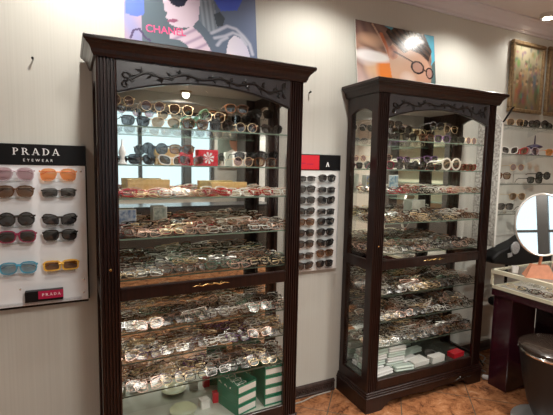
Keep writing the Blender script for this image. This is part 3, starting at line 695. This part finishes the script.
row(1, z, [(.165, .06, 's_black', 0, .1), (.30, .06, 's_aviator', 0, -.1), (.44, .05, 's_tort', 0, 0), (.575, .06, 's_big', 0, .1), (.705, .05, 's_gold', 0, -.1), (.85, .05, 's_cat', 0, .1),
           (.12, .15, 's_gold', .10, .3), (.26, .16, 's_gold', .085, 0), (.40, .17, 's_aviator', .08, .2), (.56, .15, 's_aviator', .055, 0), (.69, .15, 's_tort', .105, -.1), (.84, .15, 's_black', .09, 0)], 0)
stand_sun(1, .485, .10, z, 's_green', 'green sunglasses propped diagonally on stand, top shelf, left cabinet', .045, .2, 0, 1, -.7)
z = SHELF[1][1]
row(1, z, [(.19, .06, 's_black', 0, .15), (.33, .07, 's_white', 0, -.1), (.42, .05, 's_red', 0, 0), (.69, .05, 's_gold', 0, .1), (.82, .06, 's_tort', 0, 0),
           (.27, .17, 's_big', .05, 0), (.40, .16, 's_tort', .055, 0), (.75, .17, 's_black', .03, 0), (.88, .16, 's_cat', .04, 0)], 1)
z = SHELF[2][0]
row(2, z, [(.15, .06, 's_cat', 0, 0), (.29, .05, 's_black', 0, .1), (.43, .05, 's_tort', 0, 0), (.57, .05, 's_indigo', 0, -.1), (.71, .05, 's_black', 0, 0), (.85, .06, 's_gold', 0, .1),
           (.12, .15, 's_white', .08, .1), (.26, .16, 's_black', .085, 0), (.62, .15, 's_big', .09, 0), (.76, .16, 's_aviator', .08, 0)], 0)
z = SHELF[2][1]
row(2, z, [(.12, .06, 's_burg', 0, .05), (.255, .05, 's_black', 0, 0), (.39, .06, 's_big', 0, 0), (.665, .05, 's_cream', 0, 0), (.515, .05, 's_cat', 0, 0), (.82, .06, 's_tort', 0, 0), (.925, .12, 's_red', 0, 0),
           (.20, .17, 's_gold', .05, 0), (.60, .17, 's_indigo', .05, 0)], 1)

# boxes and cards on the shelves
def cardbox(n, name, label, a, bb, z, s, mt, rz=0, emb=None, cat='box', group=None):
    X = XC[n] @ Vector((a, bb, z+.0003)); t = thing(name, label, cat, X, ANG[n]+rz, group)
    MB().box((-s[0]/2, 0, 0), (s[0]/2, s[1], s[2]), mt, bev=.0015).obj('body', t)
    MB().box((-s[0]/2-.0008, -.0008, s[2]*.72), (s[0]/2+.0008, s[1]+.0008, s[2]+.0008), mt, bev=.0008).obj('lid', t)
    if emb: emb(t, s)
    return t
def bow(t, s):
    b = MB()
    for k in range(8):
        a = k*PI/4+.2; c, q = math.cos(a), math.sin(a); w_ = .006; r = .026
        b.prism([(c*.002, s[2]/2+q*.002), (c*r-q*w_, s[2]/2+q*r+c*w_), (c*r*1.15, s[2]/2+q*r*1.15), (c*r+q*w_, s[2]/2+q*r-c*w_)], -.0026, -.0010, 'y', 'whiteink')
    b.obj('emblem', t)
cardbox(1, 'gift_box', 'bright red box with a white bow emblem on second shelf, left cabinet', .505, .055, SHELF[1][1], (.10, .05, .078), 'red', .05, bow)
cardbox(1, 'display_box', 'long tan box, the left one, on third shelf of left cabinet', .24, .17, SHELF[1][2], (.20, .05, .078), 'gold', 0)
cardbox(1, 'display_box', 'tan box, the right one, on third shelf of left cabinet', .66, .17, SHELF[1][2], (.20, .05, .066), 'gold', 0)
cardbox(1, 'display_box', 'small gold box behind sunglasses, second shelf of left cabinet', .35, .215, SHELF[1][1], (.09, .04, .085), 'gold', 0)
cardbox(1, 'display_box', 'cream card box behind sunglasses right of the red box, left cabinet', .74, .22, SHELF[1][1], (.07, .03, .08), 'paper', 0)
# small cone shaped ornament on the second shelf
t = thing('white_figurine', 'small pointed white figurine at left end of second shelf, left cabinet', 'figurine', X1 @ Vector((.105, .06, SHELF[1][1]+.0003)))
MB().lathe([(.02, 0), (.021, .004), (.012, .012), (.009, .03), (.017, .05), (.013, .066), (.005, .085), (.0025, .11), (0, .116)], 16, 'white').obj('body', t, True)
def card(n, label, a, bb, z, w_, h_, c1, c2):
    t = thing('price_card', label, 'card', X1 @ Vector((0, 0, 0)) if False else XC[n] @ Vector((a, bb, z+.0003)), ANG[n])
    m1 = mat('card_ink', c1, .5, noise=(45, c2, 2)); MB().box((-w_/2, 0, 0), (w_/2, .003, h_), 'paper').box((-w_/2+.003, -.0006, .004), (w_/2-.003, 0, h_-.004), m1).obj('panel', t)
    MB().prism([(.003, 0), (.03, 0), (.003, h_*.7)], -.001, .001, 'x', 'paper').obj('strut', t)
card(2, 'yellow printed card at left of third shelf, right cabinet', .13, .215, SHELF[2][2], .07, .115, (.55, .42, .12), (.2, .3, .5))
card(2, 'ochre printed card beside the yellow one, third shelf, right cabinet', .22, .22, SHELF[2][2], .055, .11, (.30, .22, .08), (.5, .42, .2))
card(2, 'blue printed card on third shelf, right cabinet', .32, .215, SHELF[2][2], .08, .115, (.08, .22, .35), (.5, .6, .6))
card(1, 'blue and white card at left of fourth shelf, left cabinet', .14, .262, SHELF[1][3], .10, .11, (.12, .2, .42), (.65, .7, .78))
card(1, 'grey patterned card on fourth shelf of left cabinet', .31, .262, SHELF[1][3], .07, .12, (.2, .22, .2), (.5, .5, .42))
card(2, 'cream pentagon shaped card on fourth shelf, right cabinet', .60, .262, SHELF[2][3], .12, .12, (.62, .6, .52), (.7, .68, .6))

# bottom of left cabinet: green tray stacks, dish, small boxes
def tray(label, a, bb, z, sx, sy_, rz=0, full=False):
    t = thing('storage_tray', label, 'tray', X1 @ Vector((a, bb, z)), ANG[1]+rz, 'green stacked storage trays')
    h = .056; b = MB(); w_ = .003
    b.box((-sx/2, 0, 0), (sx/2, sy_, .004), 'green').box((-sx/2, 0, .004), (-sx/2+w_, sy_, h), 'green').box((sx/2-w_, 0, .004), (sx/2, sy_, h), 'green')
    b.box((-sx/2, 0, .004), (sx/2, w_, h*.95), 'green').box((-sx/2, sy_-w_, .004), (sx/2, sy_, h), 'green').obj('bin', t)
    MB().box((-sx/2+.006, -.0015, .012), (sx/2-.006, 0, .044), 'paper').obj('label_card', t)
    return t
ti = 0
for k in range(3):
    tray('green tray with white label, %s from bottom of the left stack, left cabinet' % ORD[k], .725, .045, DECK+.001+k*.0575, .13, .19, .28)
for k in range(4):
    tray('green tray with white label, %s from bottom of the right stack, left cabinet' % ORD[k], .895, .050, DECK+.001+k*.0575, .125, .19, 0)
for a, k0 in ((.72, 'left'), (.895, 'right')):
    for j in range(3):
        X = X1 @ Matrix.Translation((a-(.02+.014*j if k0 == 'left' else 0), .085+j*.045, DECK+.001+(2 if k0 == 'left' else 3)*.0575+.0085)) @ Matrix.Rotation(.28 if k0 == 'left' else 0, 4, 'Z') @ Matrix.Rotation(-.9, 4, 'X')
        put_glasses(['f_silver', 'f_white', 'f_clear'][j], X @ Matrix.Scale(.78, 4), '%s eyeglasses lying in the top tray of the %s green stack' % (['silver wire', 'white', 'clear cream'][j], k0), 'eyeglasses in the green trays')
t = thing('shallow_dish', 'pale round dish on the floor of left cabinet', 'dish', X1 @ Vector((.41, .19, DECK+.0003)))
MB().lathe([(.035, 0), (.045, .003), (.068, .018), (.072, .022), (.066, .020), (.04, .008), (0, .006)], 32, mat('celadon', (.58, .62, .42), .25, coat=.4)).obj('bowl', t, True)
cardbox(1, 'small_box', 'white small box beside the red one, floor of left cabinet', .53, .17, DECK, (.05, .045, .05), 'paper', .1)
cardbox(1, 'small_box', 'little red box beside the green trays, floor of left cabinet', .60, .20, DECK, (.035, .03, .06), 'red', -.1)
cardbox(1, 'small_box', 'cream box left of the dish, floor of left cabinet', .22, .05, DECK, (.07, .05, .035), 'paper', .2)
cardbox(1, 'small_box', 'cream box in the front left corner, floor of left cabinet', .12, .05, DECK, (.06, .06, .05), 'deck', 0)
# glasses cases and boxes at the bottom of right cabinet
M['mint'] = mat('mint_case', (.50, .60, .54), .3, coat=.4)
def case(n, label, a, bb, z, rz, mt, s=(.15, .055, .035), tilt=0):
    t = thing('glasses_case', label, 'glasses case', XC[n] @ Vector((a, bb, z)), ANG[n]+rz, 'pale glasses cases in the right cabinet'); t.rotation_euler[0] = tilt
    MB().box((-s[0]/2, -s[1]/2, 0), (s[0]/2, s[1]/2, s[2]*.55), mt, bev=.008).obj('case_bottom', t)
    MB().box((-s[0]/2, -s[1]/2, s[2]*.58), (s[0]/2, s[1]/2, s[2]), mt, bev=.009).obj('case_lid', t)
z0 = DECK+.0005; k = 0
for lv in range(4):
    for j in range(3 if lv < 3 else 2):
        k += 1
        case(2, 'pale %s glasses case, %s level, %s from front in the back stack, right cabinet' % ('mint' if (lv+j) % 2 else 'white', ORD[lv], ORD[j]), .155+lv*.012, .14+j*.057, z0+lv*.0356, .03*(lv-1), 'mint' if (lv+j) % 2 else 'white')
for lv in range(4):
    for j in range(2 if lv > 1 else 3):
        case(2, 'pale %s glasses case, %s level, %s from front in the second stack, right cabinet' % ('mint' if (lv+j) % 2 == 0 else 'white', ORD[lv], ORD[j]), .325+lv*.006, .14+j*.058, z0+lv*.0356, -.04, 'mint' if (lv+j) % 2 == 0 else 'white')
for j, (a, b_, q, mt) in enumerate([(.50, .20, .5, 'mint'), (.46, .145, .2, 'white'), (.60, .245, .1, 'mint')]):
    case(2, 'pale %s glasses case lying loose, %s from left behind the white boxes' % ('mint' if mt == 'mint' else 'white', ORD[j]), a, b_, z0, q, mt)
case(2, 'white glasses case lying in front at left, right cabinet', .18, .072, z0, .1, 'white'); case(2, 'mint glasses case lying in front, second from left, right cabinet', .35, .07, z0, -.12, 'mint')
cardbox(2, 'small_box', 'flat white box with open top at front of right cabinet floor', .51, .06, DECK, (.14, .09, .03), 'paper', .05)
cardbox(2, 'small_box', 'long white box in the middle of the right cabinet floor', .655, .05, DECK, (.12, .05, .045), 'paper', .05)
cardbox(2, 'small_box', 'red box with a white end near right end of right cabinet floor', .855, .05, DECK, (.11, .06, .035), 'red', .1)
t = thing('tape_roll', 'grey ring shaped roll on the floor of right cabinet', 'tape', XC[2] @ Vector((.70, .17, DECK+.0005)))
MB().lathe([(.03, 0), (.04, 0), (.04, .02), (.03, .02), (.03, 0)], 24, 'g_grey').obj('roll', t, True)

# ---------------------------------------------------------------- wall racks of sunglasses
def serif_word(word, h, cx, z, parent, mt='whiteink', gap=.35):
    """Wide serif capitals built as flat strokes"""
    L = {'P': (.8, [(0, 0, .15, 1, 'v'), ]), 'R': (.9, []), 'A': (1.0, []), 'D': (.9, [])}
    b = MB(); tw = sum({'P': .78, 'R': .95, 'A': 1.0, 'D': .92}[c] for c in word)*h+gap*h*(len(word)-1); x = cx-tw/2
    def poly(pts, x): b.prism([(x+p[0]*h, z+p[1]*h) for p in pts], -.0015, -.0002, 'y', mt)
    def serif(x, a, c, y): poly([(a, y-.0), (c, y-.0), (c, y+.07), (a, y+.07)], x)
    def bowl(x, x0, x1, y0, y1, th):
        n = 10; o = []; i_ = []
        for k in range(n+1):
            a = -PI/2+PI*k/n; o.append((x0+(x1-x0)*max(0, math.cos(a)), (y0+y1)/2+(y1-y0)/2*math.sin(a))); i_.append((x0+(x1-x0-th)*max(0, math.cos(a)), (y0+y1)/2+((y1-y0)/2-.06)*math.sin(a)))
        for k in range(n): poly([o[k], o[k+1], i_[k+1], i_[k]], x)
    for ch in word:
        if ch in 'PR':
            poly([(.1, 0), (.27, 0), (.27, 1), (.1, 1)], x); serif(x, 0, .37, 0); serif(x, 0, .3, .93); bowl(x, .27, .72, .45, 1, .17)
            if ch == 'R': poly([(.40, .48), (.58, .48), (.95, 0), (.72, 0)], x); serif(x, .70, 1.0, 0)
        if ch == 'A':
            poly([(.08, 0), (.15, 0), (.47, .85), (.42, 1)], x); poly([(.42, 1), (.55, 1), (.95, 0), (.74, 0)], x); poly([(.22, .28), (.78, .28), (.76, .36), (.25, .36)], x); serif(x, -.02, .28, 0); serif(x, .68, 1.02, 0)
        if ch == 'D': poly([(.1, 0), (.27, 0), (.27, 1), (.1, 1)], x); serif(x, 0, .3, 0); serif(x, 0, .3, .93); bowl(x, .27, .9, 0, 1, .17)
        x += ({'P': .78, 'R': .95, 'A': 1.0, 'D': .92}[ch]+gap)*h
    return b.obj('lettering', parent)
def holder(parent, x, z, hw):
    b = MB(); b.box((x-hw, -.038, z-.0035), (x+hw, 0, z-.001), 'acrylic').box((x-hw, -.0395, z-.0035), (x+hw, -.038, z+.008), 'acrylic'); b.obj('clear_holder', parent)
BX0, BX1 = -.142, .262
t = thing('sunglasses_display_board', 'white sunglasses board with black lettered header on wall at far left', 'display board', (0, -.03, 0))
MB().box((BX0, 0, .845), (BX1, .028, 1.605), mat('board_white', (.80, .82, .85), .3), bev=.002).obj('panel', t)
b = MB(); b.box((BX0-.004, -.004, 1.515), (BX1+.004, .029, 1.612), 'black', bev=.002); hd = b.obj('header', t)
MB().box((BX1, -.003, .85), (BX1+.006, .029, 1.515), 'black').obj('edge_strip', t)
MB().box((BX0, .002, .835), (BX1, .029, .845), 'black').obj('edge_strip', t)
o = serif_word('PRADA', .0315, .058, 1.562, hd); o.location = (0, -.004, 0)
text('EYEWEAR', .017, 'whiteink', hd, XZ(.063, -.0045, 1.532), 'lettering', 1.9)
for j, (zz, ka, la, kb, lb) in enumerate([(1.470, 's_lilac', 'pale lilac', 's_orange', 'orange'), (1.392, 's_tort', 'tortoiseshell', 's_square', 'square black'), (1.258, 's_big', 'round black speckled', 's_cat', 'black cat-eye'),
                                          (1.182, 's_burg', 'burgundy', 's_black', 'flat black'), (1.035, 's_blue', 'bright blue', 's_yellow', 'yellow')]):
    for x, key, lb_, side in ((-.030, ka, la, 'left'), (.146, kb, lb, 'right')):
        hz = zz-.027; holder(t, x, hz, .06)
        key = 'c_'+key[2:]
        X = Matrix.Translation((x, -.056+.0, hz)); X = Matrix.Translation((x, -.0555, hz+.0002))
        put_glasses(key, X, '%s sunglasses, %s column, %s row of the left wall board' % (lb_, side, ORD[j]), 'sunglasses on the left wall board', 'sunglasses')
for xx, zz in ((BX1-.02, 1.49), (BX1-.02, .885), (-.03, .93), (BX1-.02, .95)): MB().lathe([(.005, 0), (.005, .003), (0, .004)], 10, 'chrome', X=Matrix.Translation((xx, 0, zz)) @ Matrix.Rotation(PI/2, 4, 'X')).obj('screw', t)
# small name box at the foot of the board
t2 = thing('name_plate_box', 'small black and crimson lettered block at the bottom of left wall board', 'sign', (.075, -.0305, .868))
MB().box((-.085, -.03, 0), (.075, 0, .052), 'black', bev=.001).obj('block', t2); MB().box((-.03, -.0315, .012), (.0755, -.030, .050), 'magenta').obj('coloured_face', t2)
o = serif_word('PRADA', .013, .025, .026, t2, gap=.35); o.location = (0, -.0315, 0)
MB().box((BX0+.01, -.034, .861), (BX1-.03, 0, .8645), 'acrylic').obj('clear_holder', t)
# right rack, partly behind the left cabinet
t = thing('sunglasses_display_board', 'narrow white sunglasses board on the wall between the two cabinets', 'display board', (0, -.03, 0))
MB().box((1.39, 0, .865), (1.765, .028, 1.607), M['white'], bev=.002).obj('panel', t)
b = MB(); b.box((1.39, -.004, 1.512), (1.768, .029, 1.612), 'black', bev=.002); hd = b.obj('header', t)
MB().box((1.45, -.0052, 1.518), (1.604, -.004, 1.606), 'red').obj('red_panel', hd, label='red panel'); 
b = MB(); b.box((1.462, -.0058, 1.552), (1.505, -.0052, 1.558), 'magenta').box((1.515, -.0058, 1.548), (1.56, -.0052, 1.554), 'magenta').obj('lettering', hd)
b = MB(); b.prism([(1.655, 1.535), (1.662, 1.535), (1.668, 1.557), (1.674, 1.535), (1.681, 1.535), (1.671, 1.566), (1.665, 1.566)], -.0055, -.004, 'y', 'whiteink'); b.obj('lettering', hd)
b = MB(); b.box((1.755, -.006, .88), (1.762, 0, 1.50), 'acrylic').obj('clear_rail', t)
ks = ['black', 'square', 'cat', 'square', 'black', 'black', 'cat', 'tort', 'black']
for j in range(9):
    zz = 1.464-.0690*j
    for x, side in ((1.505, 'left'), (1.655, 'right')):
        key = ks[(j+(side == 'left')*3) % 9]; holder(t, x, zz-.024, .05)
        X = Matrix.Translation((x, -.0545, zz-.0238)) @ Matrix.Scale(.86, 4)
        put_glasses('c_'+key, X, '%s sunglasses, %s column, %s row of the board between the cabinets' % (KIND['c_'+key][0], side, ORD[j]), 'sunglasses on the board between the cabinets', 'sunglasses')
# nails in the wall
for x, z, l in ((.055, 2.0, 'small bare nail in the wall above the left sunglasses board'), (1.536, 1.99, 'small nail in the wall just right of left cabinet')):
    b = MB(); b.tube([(x, 0, z), (x, -.02, z+.004)], .003, 6, 'black').tube([(x, -.02, z+.004), (x, -.023, z+.0045)], .006, 8, 'black'); tag(b.obj('wall_nail'), l, 'nail')

# ---------------------------------------------------------------- wall shelving at far right
t = thing('wall_shelving', 'glass wall shelves with clear brackets to the right of right cabinet', 'shelves', (3.09, 0, 0))
SZ = [1.880, 1.665, 1.435, 1.20]
MB().prism([(-.20, .95), (-.005, .95), (-.005, 2.0), (-.12, 2.0), (-.20, 1.9)], 0, .012, 'x', 'lattice').obj('side_panel', t)
MB().box((0, -.206, .95), (.016, -.20, 1.9), 'g_white').obj('panel_edge', t)
MB().prism([(-.215, 1.90), (-.20, 1.89), (-.27, 1.995), (-.285, 2.0)], .0, .012, 'x', 'black').obj('top_bracket', t)
for z in SZ:
    b = MB(); b.box((.015, -.199, z-.008), (1.5, -.005, z), 'shelf').box((.015, -.201, z-.0082), (1.5, -.199, z+.0002), mat('edge_dark', (.12, .13, .11), .3)).obj('glass_shelf', t)
    for x in (.20, .62, 1.1): 
        b = MB(); b.prism([(-.16, z-.009), (-.005, z-.009), (-.005, z-.06), (-.03, z-.05), (-.10, z-.02)], x-.003, x+.003, 'x', 'acrylic').obj('bracket', t)
WS = {0: [(.20, 's_aviator', 0), (.36, 's_black', 0), (.52, 's_big', 0), (.68, 's_cat', 0)], 1: [(.16, 's_white', 0), (.28, 's_red', 0), (.42, 's_lilac', 0), (.72, 's_orange', 0)],
      2: [(.16, 's_tort', .03), (.33, 's_gold', .10), (.50, 's_black', .0), (.68, 's_big', .03)], 3: [(.22, 's_black', .02), (.36, 's_aviator', .10), (.52, 's_cat', .0)]}
for k, its in WS.items():
    for j, (dx, key, rise) in enumerate(its):
        lab = '%s sunglasses, %s from left on the %s wall shelf at right' % (KIND[key][0], ORD[j], ['top', 'second', 'third', 'lowest'][k])
        if rise:
            q = thing('acrylic_stand', 'clear stand, %s from left on the %s wall shelf at right' % (ORD[j], ['top', 'second', 'third', 'lowest'][k]), 'display stand', (3.09+dx, -.10, SZ[k])); b = MB(); b.box((-.03, -.025, .0005), (.03, .03, .004), 'acrylic').box((-.004, -.002, .004), (.004, .002, rise-.004), 'acrylic').box((-.03, -.004, rise-.006), (.03, .004, rise-.001), 'acrylic').obj('post', q)
        put_glasses(key, Matrix.Translation((3.09+dx, -.125 if rise else -.17, SZ[k]+rise+.0006)) @ Matrix.Rotation(-.25, 4, 'Z'), lab, 'sunglasses on the wall shelves', 'sunglasses')
q = thing('purple_display_head', 'purple cap shaped display stand with a rod on the second wall shelf', 'display stand', (3.645, -.11, SZ[1]+.0005))
MB().lathe([(.05, 0), (.048, .01), (.02, .016), (.018, .045), (.055, .058), (.075, .068), (.07, .078), (.03, .09), (0, .094)], 20, 'purple', sxy=(1, .7)).obj('cap', q, True)
MB().tube([(0, 0, .09), (0, 0, .165)], [.006, .003], 8, 'purple').obj('rod', q)

# ---------------------------------------------------------------- counter, glass case, mirror
t = thing('reception_counter', 'dark burgundy lacquered counter at right edge of photo', 'counter', (2.855, -.40, 0))
b = MB(); b.box((0, -.14, 0), (.27, 0, .66), 'burgundy', bev=.004).obj('leg_panel', t)
b = MB(); b.box((-.015, -1.20, .66), (.72, .01, .712), 'burgundy', bev=.004).obj('counter_top', t)
b = MB(); b.box((.50, -1.15, 0), (.70, -.005, .66), 'burgundy').obj('back_panel', t)
b = MB(); b.box((.02, -1.19, 0), (.27, -1.08, .66), 'burgundy', bev=.004).obj('leg_panel', t)
t = thing('glass_countertop_case', 'low glass showcase with pale metal trim on the burgundy counter', 'showcase', (2.832, -.385, .7125))
b = MB(); L, w_, h = 1.18, .68, .132
for a, c in (((0, -L, 0), (.014, 0, .022)), ((-.003, -L, h-.026), (.022, 0, h)), ((w_-.014, -L, 0), (w_, 0, .012)), ((w_-.014, -L, h-.014), (w_, 0, h)), ((0, -.014, h-.014), (w_, 0, h)), ((0, -.014, 0), (w_, 0, .012)), ((0, -L, h-.014), (w_, -L+.014, h)), ((0, -L, 0), (w_, -L+.014, .012)),
             ((0, -.014, .012), (.014, 0, h-.014)), ((0, -L, .012), (.014, -L+.014, h-.014)), ((w_-.014, -.014, .012), (w_, 0, h-.014))): b.box(a, c, 'casemetal')
b.obj('metal_trim', t)
MB().box((.014, -L+.014, .0), (w_-.014, -.014, .004), 'velvet').obj('lining', t)
MB().box((.004, -L+.014, .012), (.008, -.014, h-.016), 'pane').obj('side_glass', t)
MB().box((.016, -L+.014, h-.006), (w_-.014, -.014, h-.001), 'pane').obj('top_glass', t)
for j in range(9):
    for i in range(2):
        key = ['f_gold', 'f_clear', 'f_black', 'f_silver', 'f_tort'][(j*2+i) % 5]
        X = Matrix.Translation((2.845+.10+i*.16, -.39-.09-j*.09, .7125+.0065)) @ Matrix.Rotation(-PI/2, 4, 'Z') @ Matrix.Rotation(-1.1, 4, 'X')
        put_glasses(key, X, '%s folded eyeglasses inside the counter showcase, %s pair from the back, %s row' % (KIND[key][0], ORD[j], ['outer', 'inner'][i]), 'eyeglasses inside the counter showcase')
# oval mirror on terracotta pyramid
TOP = .7125+.132
MC = Vector((2.925, -.655, 1.19))
t = thing('table_mirror', 'oval white rimmed table mirror on a terracotta base on the showcase', 'mirror', (MC.x, MC.y, TOP+.0005))
b = MB(); b.add([(-.085, -.05, 0), (.085, -.05, 0), (.085, .05, 0), (-.085, .05, 0), (-.05, -.02, .082), (.05, -.02, .082), (.05, .02, .082), (-.05, .02, .082)], [(0, 3, 2, 1), (4, 5, 6, 7), (0, 1, 5, 4), (1, 2, 6, 5), (2, 3, 7, 6), (3, 0, 4, 7)], 'terra', Matrix.Rotation(-.75, 4, 'Z')); b.obj('base', t)
to_cam = (CAM-MC).normalized(); to_win = (Vector((2.25, RY, 1.72))-MC).normalized(); nrm = (to_cam+to_win).normalized()
zc = MC.z-TOP; Zr = Vector((0, 0, 1)); ax = nrm.cross(Zr).normalized(); upv = ax.cross(nrm).normalized() if False else nrm.cross(ax)*-1
upv = (Zr-nrm*Zr.dot(nrm)).normalized(); ax = upv.cross(nrm)
R = Matrix((ax, upv, nrm)).transposed().to_4x4(); R.translation = Vector((0, 0, zc))
RX_, RZ_ = .172, .204
n = 48
V = []; F = []
for k in range(n):
    a = 2*PI*k/n; cx_, sz_ = math.cos(a), math.sin(a)
    for rr, zz in ((1.0, -.008), (1.0, .008), (.975, .011), (.945, .006), (.945, -.008)): V.append((cx_*RX_*rr, sz_*RZ_*rr, zz))
for k in range(n):
    for j in range(5): F.append((k*5+j, ((k+1) % n)*5+j, ((k+1) % n)*5+(j+1) % 5, k*5+(j+1) % 5))
MB().add(V, F, 'satin', R).obj('rim', t, True)
MB().add([(math.cos(2*PI*k/n)*RX_*.95, math.sin(2*PI*k/n)*RZ_*.95, .002) for k in range(n)]+[(math.cos(2*PI*k/n)*RX_*.95, math.sin(2*PI*k/n)*RZ_*.95, -.006) for k in range(n)], [tuple(range(n)), tuple(range(2*n-1, n-1, -1))]+[(k, (k+1) % n, n+(k+1) % n, n+k) for k in range(n)], 'handmirror', R).obj('mirror_glass', t)
MB().tube([(0, 0, .08), tuple(R @ Vector((0, -RZ_*.96, -.004)))], .009, 8, 'terra').obj('neck', t)
# small things around the mirror
q = thing('white_cup', 'small white square cup beside the terracotta mirror base', 'cup', (2.885, -.52, TOP+.0005)); 
b = MB(); b.lathe([(.022, 0), (.028, .045), (.025, .045), (.020, .004), (0, .004)], 4, 'white'); b.obj('body', q)
q = thing('wooden_trinket_box', 'low brown box under the mirror base on the showcase', 'box', (3.03, -.80, TOP+.0005)); MB().box((-.07, -.04, 0), (.07, .04, .03), 'frame_gold', bev=.002).obj('body', q); MB().box((-.072, -.042, .031), (.072, .042, .038), 'frame_gold', bev=.002).obj('lid', q)
q = thing('coral_pouch', 'pale peach pouch right of the mirror base', 'pouch', (3.22, -.62, TOP+.0005), .4)
MB().lathe([(.0, 0), (.07, .005), (.085, .03), (.06, .07), (.02, .085), (0, .086)], 16, mat('peach', (.65, .42, .34), .5), sxy=(1, .6)).obj('body', q, True)
# black padded chair behind the counter with silver round cushion
t = thing('black_armchair', 'black leather seat back behind the counter beside right cabinet', 'chair', (3.30, -.21, 0))
b = MB(); pts = [(-.29, .84), (-.05, .80), (.45, .78), (.45, 1.10), (.25, 1.08), (.0, .985), (-.22, .925), (-.30, .88)]
b.prism(pts, -.06, .06, 'y', 'leather'); bk = b.obj('backrest', t); md = bk.modifiers.new('b', 'BEVEL'); md.width = .025; md.segments = 3
b = MB(); b.box((-.05, .0, .43), (.44, .15, .50), 'leather', bev=.02).obj('seat', t)
for x in (.0, .40):
    b = MB(); b.tube([(x, .03, 0), (x, .03, .82)], .012, 8, 'black').obj('leg', t)
b = MB(); b.lathe([(.047, 0), (.050, .006), (.046, .012), (.02, .016), (0, .017)], 28, 'disc', X=Matrix.Translation((-.06, -.062, .945)) @ Matrix.Rotation(PI/2, 4, 'X')).obj('round_button', t, True)
b = MB(); b.box((-.0, -.066, .885), (.05, -.06, .915), 'disc', X=Matrix.Translation((.0, 0, 0)) @ Matrix.Rotation(-.15, 4, 'Y')).obj('silver_buckle', t)

# ---------------------------------------------------------------- stool
SX, SY = 2.77, -.89
t = thing('bucket_stool', 'charcoal round stool with glossy taupe padded seat by the counter', 'stool', (SX, SY, 0))
MB().lathe([(.0, 0), (.21, 0), (.212, .008), (.19, .014), (.05, .028), (0, .028)], 40, 'satin').obj('base_ring', t, True)
MB().lathe([(.0, .03), (.06, .03), (.10, .06), (.135, .14), (.165, .27), (.188, .41), (.196, .455), (.0, .455)], 40, 'stoolbody').obj('body', t, True)
MB().lathe([(.19, .455), (.202, .457), (.205, .465), (.200, .472), (.19, .473)], 40, 'chrome').obj('seat_rim', t, True)
MB().lathe([(.0, .470), (.196, .472), (.203, .480), (.199, .492), (.175, .506), (.13, .516), (.07, .520), (0, .521)], 40, 'seat').obj('seat_pad', t, True)

# ---------------------------------------------------------------- cables on the floor
def cable(label, pts, r, mt):
    P = []; n = len(pts)
    for i in range(n-1):
        p0, p1, p2, p3 = [Vector(pts[max(0, min(n-1, j))]) for j in (i-1, i, i+1, i+2)]
        for k in range(6):
            q = k/6; P.append(tuple(.5*((2*p1)+(-p0+p2)*q+(2*p0-5*p1+4*p2-p3)*q*q+(-p0+3*p1-3*p2+p3)*q**3)))
    P.append(pts[-1]); o = MB().tube(P, r, 6, mt).obj('floor_cable', None, True); tag(o, label, 'cable'); return o
cable('pale cable along the baseboard between the two cabinets', [(1.38, -.05, .006), (1.50, -.06, .006), (1.62, -.035, .006), (1.75, -.03, .006)], .0045, 'cablel')
rnd = random.Random(3)
pts = [(2.88+.10*rnd.random(), -.05-.26*rnd.random(), .008+.14*rnd.random()) for _ in range(16)]
cable('tangled dark cable beside right cabinet and counter', pts, .005, 'cable')
pts = [(2.88+.10*rnd.random(), -.05-.26*rnd.random(), .008+.12*rnd.random()) for _ in range(12)]
cable('tangled pale cable beside right cabinet and counter', pts, .0045, 'cablel')
q = thing('power_plug', 'white power plug lying on floor right of right cabinet', 'plug', (2.90, -.36, .001), .6); MB().box((-.015, -.03, 0), (.015, .03, .03), 'white', bev=.007).obj('body', q)
b = MB(); b.tube([(-.006, .03, .015), (-.006, .045, .015)], .002, 6, 'chrome').tube([(.006, .03, .015), (.006, .045, .015)], .002, 6, 'chrome').obj('pins', q)
